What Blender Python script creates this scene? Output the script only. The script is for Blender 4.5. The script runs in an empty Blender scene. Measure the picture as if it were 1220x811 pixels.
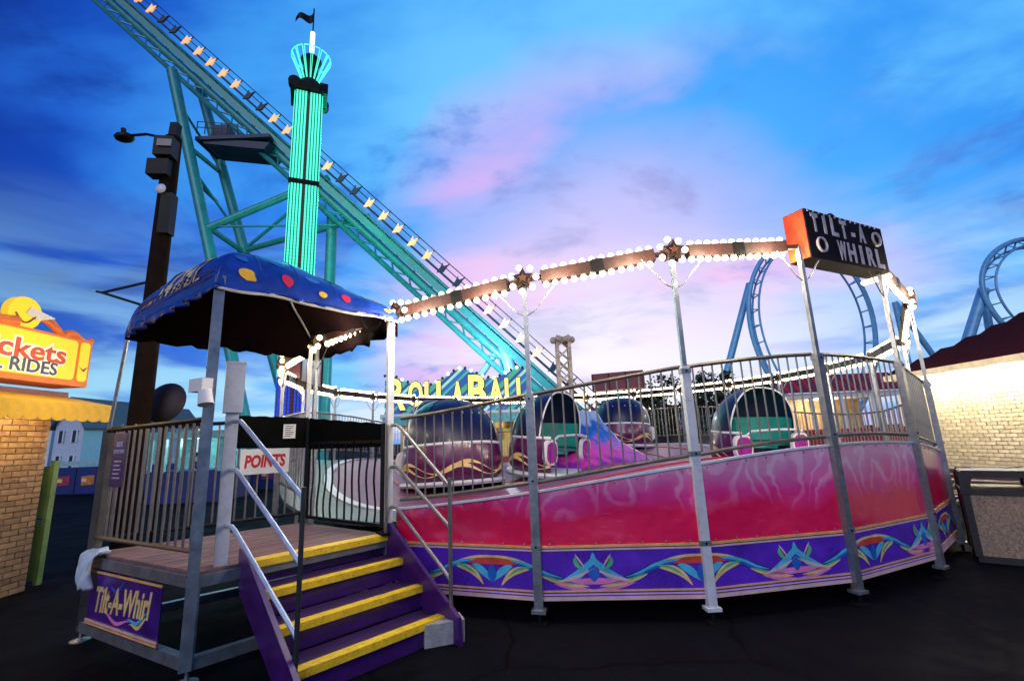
import bpy, math, random
from mathutils import Vector as V, Matrix as M
random.seed(7)
S = bpy.context.scene
COL = S.collection
R = math.radians
# ------------------------------------------------------------------ camera
FPX, PITCH, ROLL, CAMH = 560.0, R(11.8), R(2.3), 1.75
fwd = V((0, math.cos(PITCH), math.sin(PITCH)))
r0 = V((1, 0, 0)); u0 = r0.cross(fwd)
cr = r0 * math.cos(ROLL) - u0 * math.sin(ROLL)
cu = u0 * math.cos(ROLL) + r0 * math.sin(ROLL)
cam = bpy.data.objects.new('camera', bpy.data.cameras.new('camera'))
COL.objects.link(cam)
m3 = M((cr, cu, -fwd)).transposed()
cam.matrix_world = M.Translation((0, 0, CAMH)) @ m3.to_4x4()
cam.data.sensor_width = 36; cam.data.lens = 36 * FPX / 1220
cam.data.clip_end = 3000; cam.data.clip_start = 0.05
S.camera = cam

def ray(x, y): return fwd + cr * ((x - 610) / FPX) + cu * ((405.5 - y) / FPX)
def px(x, y, Y):                       # pixel -> point in the plane at distance Y
    d = ray(x, y); return V((0, 0, CAMH)) + d * (Y / d.y)
def gnd(x, y, z=0.0):                  # pixel -> point at height z
    d = ray(x, y); return V((0, 0, CAMH)) + d * ((z - CAMH) / d.z)

# ------------------------------------------------------------------ world, sun, exposure
W = bpy.data.worlds.new('World'); S.world = W; W.use_nodes = True
nt = W.node_tree; nt.nodes.clear()
def nd(t, tree=None, **k):
    n = (tree or nt).nodes.new(t)
    for a, b in k.items(): setattr(n, a, b)
    return n
def lk(a, b, tree=None): (tree or nt).links.new(a, b)
def s2l(c):
    return tuple(((v / 255) / 12.92 if v / 255 < .04045 else ((v / 255 + .055) / 1.055) ** 2.4) for v in c)
def ramp(tree, fac, stops, interp='EASE'):
    n = nd('ShaderNodeValToRGB', tree); cr_ = n.color_ramp; cr_.interpolation = interp
    while len(cr_.elements) < len(stops): cr_.elements.new(.5)
    for e, (p, c) in zip(cr_.elements, stops):
        e.position = p; e.color = (*c, 1) if len(c) == 3 else c
    if fac is not None: lk(fac, n.inputs[0], tree)
    return n.outputs[0]
def math_(tree, op, a, b=None, clamp=False):
    n = nd('ShaderNodeMath', tree, operation=op, use_clamp=clamp)
    for i, v in enumerate((a, b)):
        if v is None: continue
        if isinstance(v, (int, float)): n.inputs[i].default_value = v
        else: lk(v, n.inputs[i], tree)
    return n.outputs[0]
def mixc(tree, f, a, b, bt='MIX'):
    n = nd('ShaderNodeMix', tree, data_type='RGBA', blend_type=bt)
    for i, v in ((0, f), (6, a), (7, b)):
        if isinstance(v, (int, float)): n.inputs[i].default_value = v
        elif isinstance(v, tuple): n.inputs[i].default_value = (*v, 1)
        else: lk(v, n.inputs[i], tree)
    return n.outputs[2]

SUNSET = ray(715, 440).normalized()
tc = nd('ShaderNodeTexCoord')
vn = nd('ShaderNodeVectorMath', operation='NORMALIZE'); lk(tc.outputs['Generated'], vn.inputs[0])
D = vn.outputs[0]
dt = nd('ShaderNodeVectorMath', operation='DOT_PRODUCT'); lk(D, dt.inputs[0]); dt.inputs[1].default_value = SUNSET
ang = math_(nt, 'DIVIDE', math_(nt, 'ARCCOSINE', math_(nt, 'MINIMUM', dt.outputs['Value'], .99999)), math.pi)
sx = nd('ShaderNodeSeparateXYZ'); lk(D, sx.inputs[0])
el = sx.outputs[2]
# cloud sheet: the view direction carried up to a flat layer overhead
den = math_(nt, 'ADD', math_(nt, 'MAXIMUM', el, 0.0), .22)
cb = nd('ShaderNodeCombineXYZ')
lk(math_(nt, 'DIVIDE', sx.outputs[0], den), cb.inputs[0]); lk(math_(nt, 'DIVIDE', sx.outputs[1], den), cb.inputs[1])
mp = nd('ShaderNodeMapping'); lk(cb.outputs[0], mp.inputs[0])
mp.inputs['Scale'].default_value = (.95, 1.25, 1); mp.inputs['Rotation'].default_value = (0, 0, R(-14)); mp.inputs['Location'].default_value = (3.4, 1.25, 0)
n1 = nd('ShaderNodeTexNoise'); lk(mp.outputs[0], n1.inputs[0])
n1.inputs['Scale'].default_value = .95; n1.inputs['Detail'].default_value = 7; n1.inputs['Roughness'].default_value = .55; n1.inputs['Distortion'].default_value = .25
n2 = nd('ShaderNodeTexNoise'); lk(mp.outputs[0], n2.inputs[0])
n2.inputs['Scale'].default_value = 1.7; n2.inputs['Detail'].default_value = 8; n2.inputs['Roughness'].default_value = .62; n2.inputs['Distortion'].default_value = .3
angw = math_(nt, 'ADD', ang, math_(nt, 'MULTIPLY', math_(nt, 'SUBTRACT', n1.outputs[0], .5), .10))
angw = math_(nt, 'ADD', angw, math_(nt, 'MULTIPLY', math_(nt, 'MAXIMUM', math_(nt, 'SUBTRACT', -.12, sx.outputs[0]), 0.0), .20))
base = ramp(nt, angw, [(0, s2l((232, 226, 246))), (.06, s2l((232, 208, 244))), (.115, s2l((168, 184, 246))), (.165, s2l((72, 168, 248))),
                       (.25, s2l((34, 138, 238))), (.34, s2l((10, 84, 206))), (.45, s2l((6, 54, 160))), (.6, s2l((5, 42, 130)))], 'LINEAR')
bright = ramp(nt, angw, [(0, s2l((250, 226, 240))), (.10, s2l((246, 196, 236))), (.16, s2l((214, 178, 240))), (.215, s2l((110, 196, 250))),
                         (.33, s2l((70, 170, 246))), (.43, s2l((36, 110, 220))), (.6, s2l((24, 80, 180)))], 'LINEAR')
dark = ramp(nt, angw, [(0, s2l((190, 182, 222))), (.10, s2l((168, 168, 222))), (.17, s2l((72, 130, 220))), (.25, s2l((22, 88, 198))),
                       (.4, s2l((5, 42, 140))), (.6, s2l((4, 28, 96)))], 'LINEAR')
f_b = ramp(nt, n1.outputs[0], [(.44, (0, 0, 0)), (.62, (1, 1, 1))])
f_d = ramp(nt, n2.outputs[0], [(.50, (0, 0, 0)), (.66, (1, 1, 1))])
c = mixc(nt, math_(nt, 'MULTIPLY', f_b, .95), base, bright)
c = mixc(nt, math_(nt, 'MULTIPLY', f_d, .92), c, dark)
# pale band of clear air above the horizon, crossed by long flat clouds
mp2 = nd('ShaderNodeMapping'); lk(D, mp2.inputs[0]); mp2.inputs['Scale'].default_value = (2.2, 2.2, 13); mp2.inputs['Location'].default_value = (.7, 0, .4)
n3 = nd('ShaderNodeTexNoise'); lk(mp2.outputs[0], n3.inputs[0]); n3.inputs['Scale'].default_value = 1.3; n3.inputs['Detail'].default_value = 6; n3.inputs['Distortion'].default_value = .4
band = ramp(nt, el, [(.0, (1, 1, 1)), (.12, (.92, .92, .92)), (.26, (.36, .36, .36)), (.42, (0, 0, 0))], 'LINEAR')
pale = ramp(nt, ang, [(0, s2l((255, 248, 252))), (.15, s2l((214, 232, 250))), (.25, s2l((160, 218, 246))), (.5, s2l((120, 190, 232)))], 'LINEAR')
f_p = math_(nt, 'MULTIPLY', band, ramp(nt, n3.outputs[0], [(.36, (.10, .10, .10)), (.58, (1, 1, 1))]))
c = mixc(nt, f_p, c, pale)
below = ramp(nt, el, [(.47, (1, 1, 1)), (.5, (0, 0, 0))])
sky = nd('ShaderNodeTexSky', sky_type='NISHITA', sun_disc=False, sun_elevation=R(31), sun_rotation=math.atan2(-.22, -.80))
bg1 = nd('ShaderNodeBackground'); lk(c, bg1.inputs[0]); bg1.inputs[1].default_value = .74
bg2 = nd('ShaderNodeBackground'); lk(mixc(nt, 1.0, sky.outputs[0], (.05, .07, .12), 'MULTIPLY'), bg2.inputs[0]); bg2.inputs[1].default_value = .05; sky.air_density = 1.5
ad = nd('ShaderNodeAddShader'); lk(bg1.outputs[0], ad.inputs[0]); lk(bg2.outputs[0], ad.inputs[1])
wo = nd('ShaderNodeOutputWorld'); lk(ad.outputs[0], wo.inputs[0])

sun = bpy.data.objects.new('sun', bpy.data.lights.new('sun', 'SUN')); COL.objects.link(sun)
sun.data.energy = .75; sun.data.angle = R(40); sun.data.color = (1, .93, .96)
SUND = V((.22, .80, -.50)).normalized()      # broad soft light of the open evening sky behind the viewer
sun.rotation_euler = SUND.to_track_quat('-Z', 'Y').to_euler()
S.view_settings.view_transform = 'Standard'; S.view_settings.look = 'None'
S.view_settings.exposure = 0.5; S.view_settings.gamma = 1; S.view_settings.use_curve_mapping = False
S.render.engine = 'CYCLES'
S.cycles.use_denoising = True; S.cycles.max_bounces = 5; S.cycles.diffuse_bounces = 2; S.cycles.glossy_bounces = 3
S.cycles.transmission_bounces = 4; S.cycles.caustics_reflective = False; S.cycles.caustics_refractive = False
S.cycles.sample_clamp_indirect = 4

# ------------------------------------------------------------------ materials
MATS = {}
def mat(name, col, rough=.5, metal=0., emit=0., ecol=None, var=.18, vscale=6., bump=0., bscale=60., coat=0., rand=0., spec=.5, dirt=0.):
    if name in MATS: return MATS[name]
    m = bpy.data.materials.new(name); m.use_nodes = True; t = m.node_tree
    b = t.nodes['Principled BSDF']
    b.inputs['Roughness'].default_value = rough; b.inputs['Metallic'].default_value = metal
    b.inputs['Coat Weight'].default_value = coat; b.inputs['Specular IOR Level'].default_value = spec
    b.inputs['Coat Roughness'].default_value = .12
    tcn = nd('ShaderNodeTexCoord', t)
    no = nd('ShaderNodeTexNoise', t); lk(tcn.outputs['Object'], no.inputs[0], t)
    no.inputs['Scale'].default_value = vscale; no.inputs['Detail'].default_value = 6; no.inputs['Roughness'].default_value = .65
    dk = tuple(max(0, x * (1 - var)) for x in col); lt = tuple(min(1, x * (1 + var)) for x in col)
    cc = ramp(t, no.outputs[0], [(.32, dk), (.68, lt)], 'LINEAR')
    if dirt:
        n4 = nd('ShaderNodeTexNoise', t); lk(tcn.outputs['Object'], n4.inputs[0], t); n4.inputs['Scale'].default_value = vscale * 2.7; n4.inputs['Detail'].default_value = 9; n4.inputs['Roughness'].default_value = .75
        f = ramp(t, n4.outputs[0], [(.52, (0, 0, 0)), (.72, (1, 1, 1))], 'LINEAR')
        cc = mixc(t, math_(t, 'MULTIPLY', f, dirt), cc, (.045, .035, .03))
    if rand:
        oi = nd('ShaderNodeObjectInfo', t)
        hs = nd('ShaderNodeHueSaturation', t); lk(cc, hs.inputs['Color'], t)
        lk(math_(t, 'ADD', math_(t, 'MULTIPLY', oi.outputs['Random'], rand), 1 - rand / 2), hs.inputs['Value'], t)
        cc = hs.outputs[0]
    lk(cc, b.inputs['Base Color'], t)
    rr = math_(t, 'ADD', math_(t, 'MULTIPLY', math_(t, 'SUBTRACT', no.outputs[0], .5), .25), rough, True)
    lk(rr, b.inputs['Roughness'], t)
    if bump:
        nb = nd('ShaderNodeTexNoise', t); lk(tcn.outputs['Object'], nb.inputs[0], t); nb.inputs['Scale'].default_value = bscale; nb.inputs['Detail'].default_value = 8
        bp = nd('ShaderNodeBump', t); bp.inputs['Strength'].default_value = bump; bp.inputs['Distance'].default_value = .02
        lk(nb.outputs[0], bp.inputs['Height'], t); lk(bp.outputs[0], b.inputs['Normal'], t)
    if emit:
        b.inputs['Emission Color'].default_value = (*(ecol or col), 1); b.inputs['Emission Strength'].default_value = emit
    MATS[name] = m; return m

steel = mat('galvanised_steel', (.30, .32, .36), .42, .75, var=.22, vscale=9, dirt=.35)
steel_w = mat('white_painted_steel', (.62, .64, .68), .45, .0, var=.10, dirt=.30)
steel_tan = mat('worn_tan_steel', (.15, .125, .095), .5, .5, var=.25, dirt=.4)
bar_m = mat('fence_bar_steel', (.30, .28, .26), .4, .7, var=.2, dirt=.3)
black_m = mat('black_paint', (.007, .007, .008), .5, .0, var=.4, dirt=0, spec=.2)
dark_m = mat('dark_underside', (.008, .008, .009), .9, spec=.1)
gold = mat('gold_paint', (.85, .48, .14), .4, .1, var=.2, dirt=.2)
palepink = mat('pale_pink_trim', (.74, .48, .46), .4, var=.15, dirt=.25)
purple = mat('purple_paint', (.052, .009, .125), .34, var=.35, vscale=5, coat=.3, dirt=.45)
violet = mat('violet_band', (.11, .025, .52), .30, var=.3, vscale=3, coat=.6, dirt=.22)
yellow = mat('yellow_nosing', (.92, .58, .02), .55, var=.18, vscale=11, dirt=.75)
tread_m = mat('purple_tread', (.030, .007, .070), .5, var=.3, dirt=.15, bump=.2, bscale=150)
beam_m = mat('rust_red_beam', (.024, .006, .0035), .6, var=.4, dirt=.4)
bulb_m = mat('lit_bulb', (1, .82, .55), .3, emit=4, ecol=(1, .78, .42), var=0)
bulb_far = mat('lit_bulb_far', (1, .82, .55), .3, emit=6, ecol=(1, .80, .48), var=0)
white_m = mat('white_paint', (.78, .78, .78), .5, var=.06, dirt=.12)
red_m = mat('red_paint', (.40, .03, .025), .45, var=.25, dirt=.2)
maroon = mat('maroon_paint', (.16, .03, .045), .4, var=.3, dirt=.2)
teal_seat = mat('teal_vinyl', (.012, .30, .26), .4, var=.2)
navy = mat('navy_gelcoat', (.004, .005, .040), .42, var=.2, coat=.15)
magenta = mat('magenta_gelcoat', (.34, .012, .30), .3, var=.25, coat=.5)
carpurple = mat('plum_gelcoat', (.10, .005, .075), .3, var=.3, coat=.5)
cyan_p = mat('cyan_scroll', (.08, .50, .74), .35, var=.25)
blue_p = mat('blue_scroll', (.02, .13, .55), .35, var=.25)
deep_p = mat('deep_blue_scroll', (.012, .03, .22), .35, var=.25)
gold_p = mat('gold_scroll', (.82, .58, .22), .35, var=.25)
green_p = mat('green_scroll', (.10, .48, .24), .35, var=.25)
red_p = mat('red_scroll', (.66, .07, .04), .35, var=.25)
pink_p = mat('pink_scroll', (.82, .22, .52), .35, var=.25)
teal_st = mat('teal_coaster_paint', (.035, .27, .28), .4, .1, var=.2, vscale=1.5)
blue_st = mat('blue_coaster_paint', (.16, .40, .66), .4, .1, var=.2, vscale=1.5)
navy_st = mat('navy_catwalk', (.012, .025, .06), .5, .2)
woodpole = mat('creosote_pole', (.018, .010, .006), .9, spec=.1, var=.45, vscale=4, bump=.5, bscale=30)
conc = mat('concrete', (.33, .33, .33), .9, var=.2, vscale=12, bump=.5, bscale=70, dirt=.25)
deck_m = mat('deck_boards', (.20, .10, .10), .65, var=.25, dirt=.45, rand=.35, bump=.2)

# ------------------------------------------------------------------ mesh helpers
class MB:
    def __init__(s): s.v = []; s.f = []; s.m = []; s.uv = None
    def add(s, vs, fs, mi=0):
        o = len(s.v); s.v += [V(p) for p in vs]
        for f in fs: s.f.append(tuple(i + o for i in f)); s.m.append(mi)
        return s
    def hexa(s, p, mi=0):   # 4 bottom + 4 top
        return s.add(p, [(3, 2, 1, 0), (4, 5, 6, 7), (0, 1, 5, 4), (1, 2, 6, 5), (2, 3, 7, 6), (3, 0, 4, 7)], mi)
    def box(s, c, sz, rz=0, mi=0):
        c = V(c); a, b, h = sz[0] / 2, sz[1] / 2, sz[2] / 2
        q = M.Rotation(rz, 3, 'Z')
        return s.hexa([c + q @ V(p) for p in ((-a, -b, -h), (a, -b, -h), (a, b, -h), (-a, b, -h), (-a, -b, h), (a, -b, h), (a, b, h), (-a, b, h))], mi)
    def bar(s, p, q, w, h=None, mi=0, up=(0, 0, 1)):
        p, q = V(p), V(q); h = h or w; d = (q - p).normalized(); up = V(up)
        if abs(d.dot(up)) > .98: up = V((0, 1, 0)) if abs(d.y) < .9 else V((1, 0, 0))
        x = d.cross(up).normalized() * w / 2; y = x.cross(d).normalized() * h / 2
        return s.hexa([p - x - y, p + x - y, p + x + y, p - x + y, q - x - y, q + x - y, q + x + y, q - x + y], mi)
    def tube(s, pts, r, n=8, mi=0, closed=False, cap=True):
        pts = [V(p) for p in pts]; L = len(pts); rings = []; nrm = None
        rs = r if isinstance(r, (list, tuple)) else [r] * L
        for i, p in enumerate(pts):
            a = pts[(i - 1) % L] if (closed or i) else p; b = pts[(i + 1) % L] if (closed or i < L - 1) else p
            d = (b - a).normalized()
            if nrm is None:
                nrm = d.cross(V((0, 0, 1)));
                if nrm.length < .05: nrm = d.cross(V((1, 0, 0)))
            nrm = (nrm - d * nrm.dot(d)).normalized(); bn = d.cross(nrm)
            rings.append([p + (nrm * math.cos(2 * math.pi * k / n) + bn * math.sin(2 * math.pi * k / n)) * rs[i] for k in range(n)])
        vs = [v for rg in rings for v in rg]; fs = []
        for i in range(L if closed else L - 1):
            j = (i + 1) % L
            for k in range(n): fs.append((i * n + k, i * n + (k + 1) % n, j * n + (k + 1) % n, j * n + k))
        if cap and not closed: fs += [tuple(range(n))[::-1], tuple((L - 1) * n + k for k in range(n))]
        return s.add(vs, fs, mi)
    def lathe(s, prof, c, n=16, mi=0, a0=0, a1=2 * math.pi):
        c = V(c); full = abs(a1 - a0 - 2 * math.pi) < 1e-6; k = n if full else n + 1; vs = []; fs = []
        for r_, z in prof:
            for i in range(k):
                a = a0 + (a1 - a0) * i / n; vs.append(c + V((r_ * math.cos(a), r_ * math.sin(a), z)))
        for j in range(len(prof) - 1):
            for i in range(n):
                i2 = (i + 1) % k; fs.append((j * k + i, j * k + i2, (j + 1) * k + i2, (j + 1) * k + i))
        return s.add(vs, fs, mi)
    def sphere(s, c, r, n=10, m_=6, mi=0, sc=(1, 1, 1)):
        c = V(c); vs = [c + V((0, 0, -r * sc[2]))]
        for j in range(1, m_):
            t = -math.pi / 2 + math.pi * j / m_
            for i in range(n):
                a = 2 * math.pi * i / n; vs.append(c + V((r * sc[0] * math.cos(t) * math.cos(a), r * sc[1] * math.cos(t) * math.sin(a), r * sc[2] * math.sin(t))))
        vs.append(c + V((0, 0, r * sc[2]))); fs = []
        for i in range(n): fs.append((0, 1 + (i + 1) % n, 1 + i))
        for j in range(m_ - 2):
            for i in range(n): a = 1 + j * n; fs.append((a + i, a + (i + 1) % n, a + n + (i + 1) % n, a + n + i))
        a = 1 + (m_ - 2) * n; e = len(vs) - 1
        for i in range(n): fs.append((a + i, a + (i + 1) % n, e))
        return s.add(vs, fs, mi)
    def prism(s, poly, o, x, y, depth, mi=0):   # 2-D polygon in plane (o;x,y), extruded back by depth
        o, x, y = V(o), V(x), V(y); n = x.cross(y).normalized() * depth; k = len(poly)
        a = [o + x * p[0] + y * p[1] for p in poly]; b = [p - n for p in a]
        return s.add(a + b, [tuple(range(k)), tuple(range(2 * k - 1, k - 1, -1))] + [((i + 1) % k, i, k + i, k + (i + 1) % k) for i in range(k)], mi)
    def build(s, name, mats, parent=None, smooth=False, org=None):
        if org is None: org = ORG.get(parent.name, V((0, 0, 0))) if parent else V((0, 0, 0))
        me = bpy.data.meshes.new(name); me.from_pydata([tuple(p - org) for p in s.v], [], s.f)
        for x in (mats if isinstance(mats, (list, tuple)) else [mats]): me.materials.append(x)
        me.polygons.foreach_set('material_index', s.m)
        if smooth: me.polygons.foreach_set('use_smooth', [True] * len(s.f))
        if s.uv:
            u = me.uv_layers.new(name='UVMap')
            for l in me.loops: u.data[l.index].uv = s.uv[l.vertex_index]
        me.update()
        if smooth and smooth != 'all': me.set_sharp_from_angle(angle=R(45))
        o = bpy.data.objects.new(name, me); COL.objects.link(o); o.parent = parent
        ORG[o.name] = org
        return o
ORG = {}
def thing(name, loc, label, cat, group=None):
    o = bpy.data.objects.new(name, None); o.location = loc; COL.objects.link(o); ORG[o.name] = V(loc); o.empty_display_size = .2
    tag(o, label, cat, group); return o
def tag(o, label, cat, group=None):
    o['label'] = label; o['category'] = cat
    if group: o['group'] = group
    return o
def inst(o, name, parent, loc, rot=None, scale=None):
    c = bpy.data.objects.new(name, o if isinstance(o, bpy.types.Mesh) else o.data); COL.objects.link(c); c.parent = parent
    org = ORG.get(parent.name, V((0, 0, 0))) if parent else V((0, 0, 0))
    c.location = V(loc) - org
    if rot is not None: c.rotation_euler = rot
    if scale is not None: c.scale = scale
    ORG[c.name] = V(loc); return c
def copy_tree(o, parent=None):
    c = o.copy(); COL.objects.link(c); c.parent = parent
    for ch in list(o.children): copy_tree(ch, c)
    return c
def mesh_of(mb, mats, smooth=False):
    o = mb.build('proto', mats, None, smooth); me = o.data; bpy.data.objects.remove(o); return me
def text2d(body, size=1., extrude=0., offset=0., shear=0., spacing=1.):
    cu_ = bpy.data.curves.new('t', 'FONT'); cu_.body = body; cu_.size = size; cu_.extrude = extrude; cu_.offset = offset
    cu_.align_x = 'CENTER'; cu_.align_y = 'CENTER'; cu_.shear = shear; cu_.space_character = spacing; cu_.resolution_u = 3
    o = bpy.data.objects.new('t', cu_); COL.objects.link(o); bpy.context.view_layer.update()
    me = bpy.data.meshes.new_from_object(o.evaluated_get(bpy.context.evaluated_depsgraph_get()))
    vs = [v.co.copy() for v in me.vertices]; fs = [tuple(p.vertices) for p in me.polygons]
    bpy.data.objects.remove(o); bpy.data.meshes.remove(me); return vs, fs
def text_on(mb, body, o, x, y, size, ext=.006, offset=0., shear=0., mi=0, width=None, spacing=1.):
    vs, fs = text2d(body, size, ext, offset, shear, spacing); x, y = V(x), V(y); n = x.cross(y).normalized(); o = V(o)
    if width:
        w = max(v.x for v in vs) - min(v.x for v in vs); k = width / w
    else: k = 1
    c0 = (max(v.x for v in vs) + min(v.x for v in vs)) / 2
    return mb.add([o + x * ((v.x - c0) * k) + y * v.y + n * (v.z + ext) for v in vs], fs, mi)
def lamp(name, loc, energy, col, rad=.1, parent=None):
    l = bpy.data.lights.new(name, 'POINT'); l.energy = energy; l.color = col; l.shadow_soft_size = rad
    o = bpy.data.objects.new(name, l); COL.objects.link(o); o.parent = parent
    o.location = V(loc) - (ORG.get(parent.name, V((0, 0, 0))) if parent else V((0, 0, 0))); return o

# ------------------------------------------------------------------ ground
def asphalt():
    m = bpy.data.materials.new('asphalt'); m.use_nodes = True; t = m.node_tree; b = t.nodes['Principled BSDF']
    tcn = nd('ShaderNodeTexCoord', t)
    def nz(sc, de, ro=.6):
        n = nd('ShaderNodeTexNoise', t); lk(tcn.outputs['Object'], n.inputs[0], t); n.inputs['Scale'].default_value = sc; n.inputs['Detail'].default_value = de; n.inputs['Roughness'].default_value = ro; return n.outputs[0]
    c = ramp(t, nz(.35, 6), [(.3, (.0018, .002, .0034)), (.7, (.005, .0054, .008))], 'LINEAR')
    g = ramp(t, nz(120, 3), [(.45, (0, 0, 0)), (.75, (1, 1, 1))], 'LINEAR')
    c = mixc(t, math_(t, 'MULTIPLY', g, .5), c, (.030, .031, .042))
    st = ramp(t, nz(1.4, 8, .7), [(.58, (0, 0, 0)), (.66, (1, 1, 1))], 'LINEAR')
    c = mixc(t, math_(t, 'MULTIPLY', st, .55), c, (.003, .003, .0035))
    wv = nd('ShaderNodeTexNoise', t); lk(tcn.outputs['Object'], wv.inputs[0], t); wv.inputs['Scale'].default_value = 1.2
    wm = mixc(t, .25, tcn.outputs['Object'], wv.outputs['Color'], 'LINEAR_LIGHT')
    vo = nd('ShaderNodeTexVoronoi', t, feature='DISTANCE_TO_EDGE'); lk(wm, vo.inputs[0], t); vo.inputs['Scale'].default_value = .42
    ck = ramp(t, vo.outputs['Distance'], [(0, (1, 1, 1)), (.012, (0, 0, 0))], 'LINEAR')
    c = mixc(t, math_(t, 'MULTIPLY', ck, .8), c, (.002, .002, .002))
    vp = nd('ShaderNodeTexVoronoi', t); lk(tcn.outputs['Object'], vp.inputs[0], t); vp.inputs['Scale'].default_value = 7
    gm = ramp(t, vp.outputs['Distance'], [(.05, (1, 1, 1)), (.07, (0, 0, 0))], 'LINEAR')
    c = mixc(t, math_(t, 'MULTIPLY', gm, math_(t, 'MULTIPLY', g, .6)), c, (.09, .09, .095))
    lk(c, b.inputs['Base Color'], t)
    lk(ramp(t, nz(1.4, 8, .7), [(.4, (.85, .85, .85)), (.7, (.6, .6, .6))], 'LINEAR'), b.inputs['Roughness'], t)
    b.inputs['Specular IOR Level'].default_value = .03
    bp = nd('ShaderNodeBump', t); bp.inputs['Strength'].default_value = .6; bp.inputs['Distance'].default_value = .01
    lk(nz(160, 4), bp.inputs['Height'], t); lk(bp.outputs[0], b.inputs['Normal'], t); return m
g = MB(); g.add([(-1500, -1500, 0), (1500, -1500, 0), (1500, 1500, 0), (-1500, 1500, 0)], [(0, 1, 2, 3)])
go = g.build('ground', asphalt()); go['kind'] = 'structure'; go['label'] = 'black asphalt midway ground'
# painted line and cracks patches far left
# ------------------------------------------------------------------ the tilt ride
CX, CY, RR, NS = 1.41, 11.06, 6.2, 24
def ang_k(k): return R(3.4 + 15 * k)
def pk(k, r=RR, z=0): a = ang_k(k); return V((CX + r * math.sin(a), CY - r * math.cos(a), z))
def ztop(k): return 1.27 + .28 * math.cos(2 * math.pi * (k - 1.3) / 8)
def zbeam(k): return ztop(k) + 2.26 if -2 <= k <= 3 else (3.2 if k in (-3, 4) else 3.12)
def k_of(x, y): return (math.degrees(math.atan2(x - CX, CY - y)) - 3.4) / 15
NEAR = [-2, -1, 0, 1, 2]                       # sides whose outer face is seen close up
OPEN = [-3]                                    # the entrance side has no skirt or fence
ride = thing('tilt_a_whirl_ride', (CX, CY, 0), 'round tilting platform ride with pink and violet skirt and bulb-lit ring', 'amusement ride')
SIDE = (pk(1) - pk(0)).length
SZ0, SZ1 = .21, .67                            # violet band

def panel_mat():
    m = bpy.data.materials.new('airbrushed_pink_panel'); m.use_nodes = True; t = m.node_tree; b = t.nodes['Principled BSDF']
    uv = nd('ShaderNodeUVMap', t); sp = nd('ShaderNodeSeparateXYZ', t); lk(uv.outputs[0], sp.inputs[0], t)
    n = nd('ShaderNodeTexNoise', t); lk(uv.outputs[0], n.inputs[0], t); n.inputs['Scale'].default_value = 1.7; n.inputs['Detail'].default_value = 3
    mx = nd('ShaderNodeMix', t, data_type='RGBA', blend_type='LINEAR_LIGHT'); mx.inputs[0].default_value = .35
    lk(uv.outputs[0], mx.inputs[6], t); lk(n.outputs['Color'], mx.inputs[7], t)
    mpn = nd('ShaderNodeMapping', t); lk(mx.outputs[2], mpn.inputs[0], t); mpn.inputs['Scale'].default_value = (1.6, .75, 1)
    vo = nd('ShaderNodeTexVoronoi', t); lk(mpn.outputs[0], vo.inputs[0], t); vo.inputs['Scale'].default_value = 1.15
    rings = math_(t, 'SINE', math_(t, 'MULTIPLY', vo.outputs['Distance'], 26))
    sw = ramp(t, rings, [(.15, (0, 0, 0)), (1.0, (1, 1, 1))], 'EASE')
    hgt = math_(t, 'ADD', sp.outputs[1], math_(t, 'MULTIPLY', math_(t, 'SUBTRACT', n.outputs[0], .5), .45))
    up = ramp(t, math_(t, 'DIVIDE', math_(t, 'SUBTRACT', hgt, .78), .75), [(.25, (0, 0, 0)), (.85, (1, 1, 1))], 'LINEAR')
    c = ramp(t, up, [(0, (.80, .004, .085)), (.40, (.84, .04, .30)), (.75, (.86, .24, .52)), (1, (.92, .44, .66))], 'LINEAR')
    c = mixc(t, math_(t, 'MULTIPLY', math_(t, 'MULTIPLY', sw, up), .55), c, (.86, .58, .70))
    c = mixc(t, math_(t, 'MULTIPLY', math_(t, 'SUBTRACT', 1.0, sw), math_(t, 'MULTIPLY', up, .22)), c, (.45, .03, .17))
    n4 = nd('ShaderNodeTexNoise', t); lk(uv.outputs[0], n4.inputs[0], t); n4.inputs['Scale'].default_value = 9; n4.inputs['Detail'].default_value = 9; n4.inputs['Roughness'].default_value = .7
    c = mixc(t, math_(t, 'MULTIPLY', ramp(t, n4.outputs[0], [(.5, (0, 0, 0)), (.75, (1, 1, 1))], 'LINEAR'), .22), c, (.16, .03, .05))
    ms = nd('ShaderNodeMapping', t); lk(uv.outputs[0], ms.inputs[0], t); ms.inputs['Scale'].default_value = (3, 60, 1); ms.inputs['Rotation'].default_value = (0, 0, .12)
    ns = nd('ShaderNodeTexNoise', t); lk(ms.outputs[0], ns.inputs[0], t); ns.inputs['Scale'].default_value = 1.6; ns.inputs['Detail'].default_value = 5
    c = mixc(t, math_(t, 'MULTIPLY', ramp(t, ns.outputs[0], [(.64, (0, 0, 0)), (.74, (1, 1, 1))], "LINEAR"), .22), c, (.90, .62, .66))
    lk(c, b.inputs['Base Color'], t); b.inputs['Roughness'].default_value = .3
    b.inputs['Coat Weight'].default_value = .9; b.inputs['Coat Roughness'].default_value = .10
    nb = nd('ShaderNodeTexNoise', t); lk(uv.outputs[0], nb.inputs[0], t); nb.inputs['Scale'].default_value = 2.2; nb.inputs['Detail'].default_value = 2
    bp = nd('ShaderNodeBump', t); bp.inputs['Strength'].default_value = .35; bp.inputs['Distance'].default_value = .06
    lk(nb.outputs[0], bp.inputs['Height'], t); lk(bp.outputs[0], b.inputs['Normal'], t); lk(bp.outputs[0], b.inputs['Coat Normal'], t)
    return m
pink_panel = panel_mat()
def side_pt(k, u, z, off=0.):                  # point on side k (k..k+1), u in 0..1
    a, b = pk(k), pk(k + 1); d = (b - a).normalized(); n = V((d.y, -d.x, 0))
    p = a + (b - a) * u + n * off; p.z = z; return p
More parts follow.
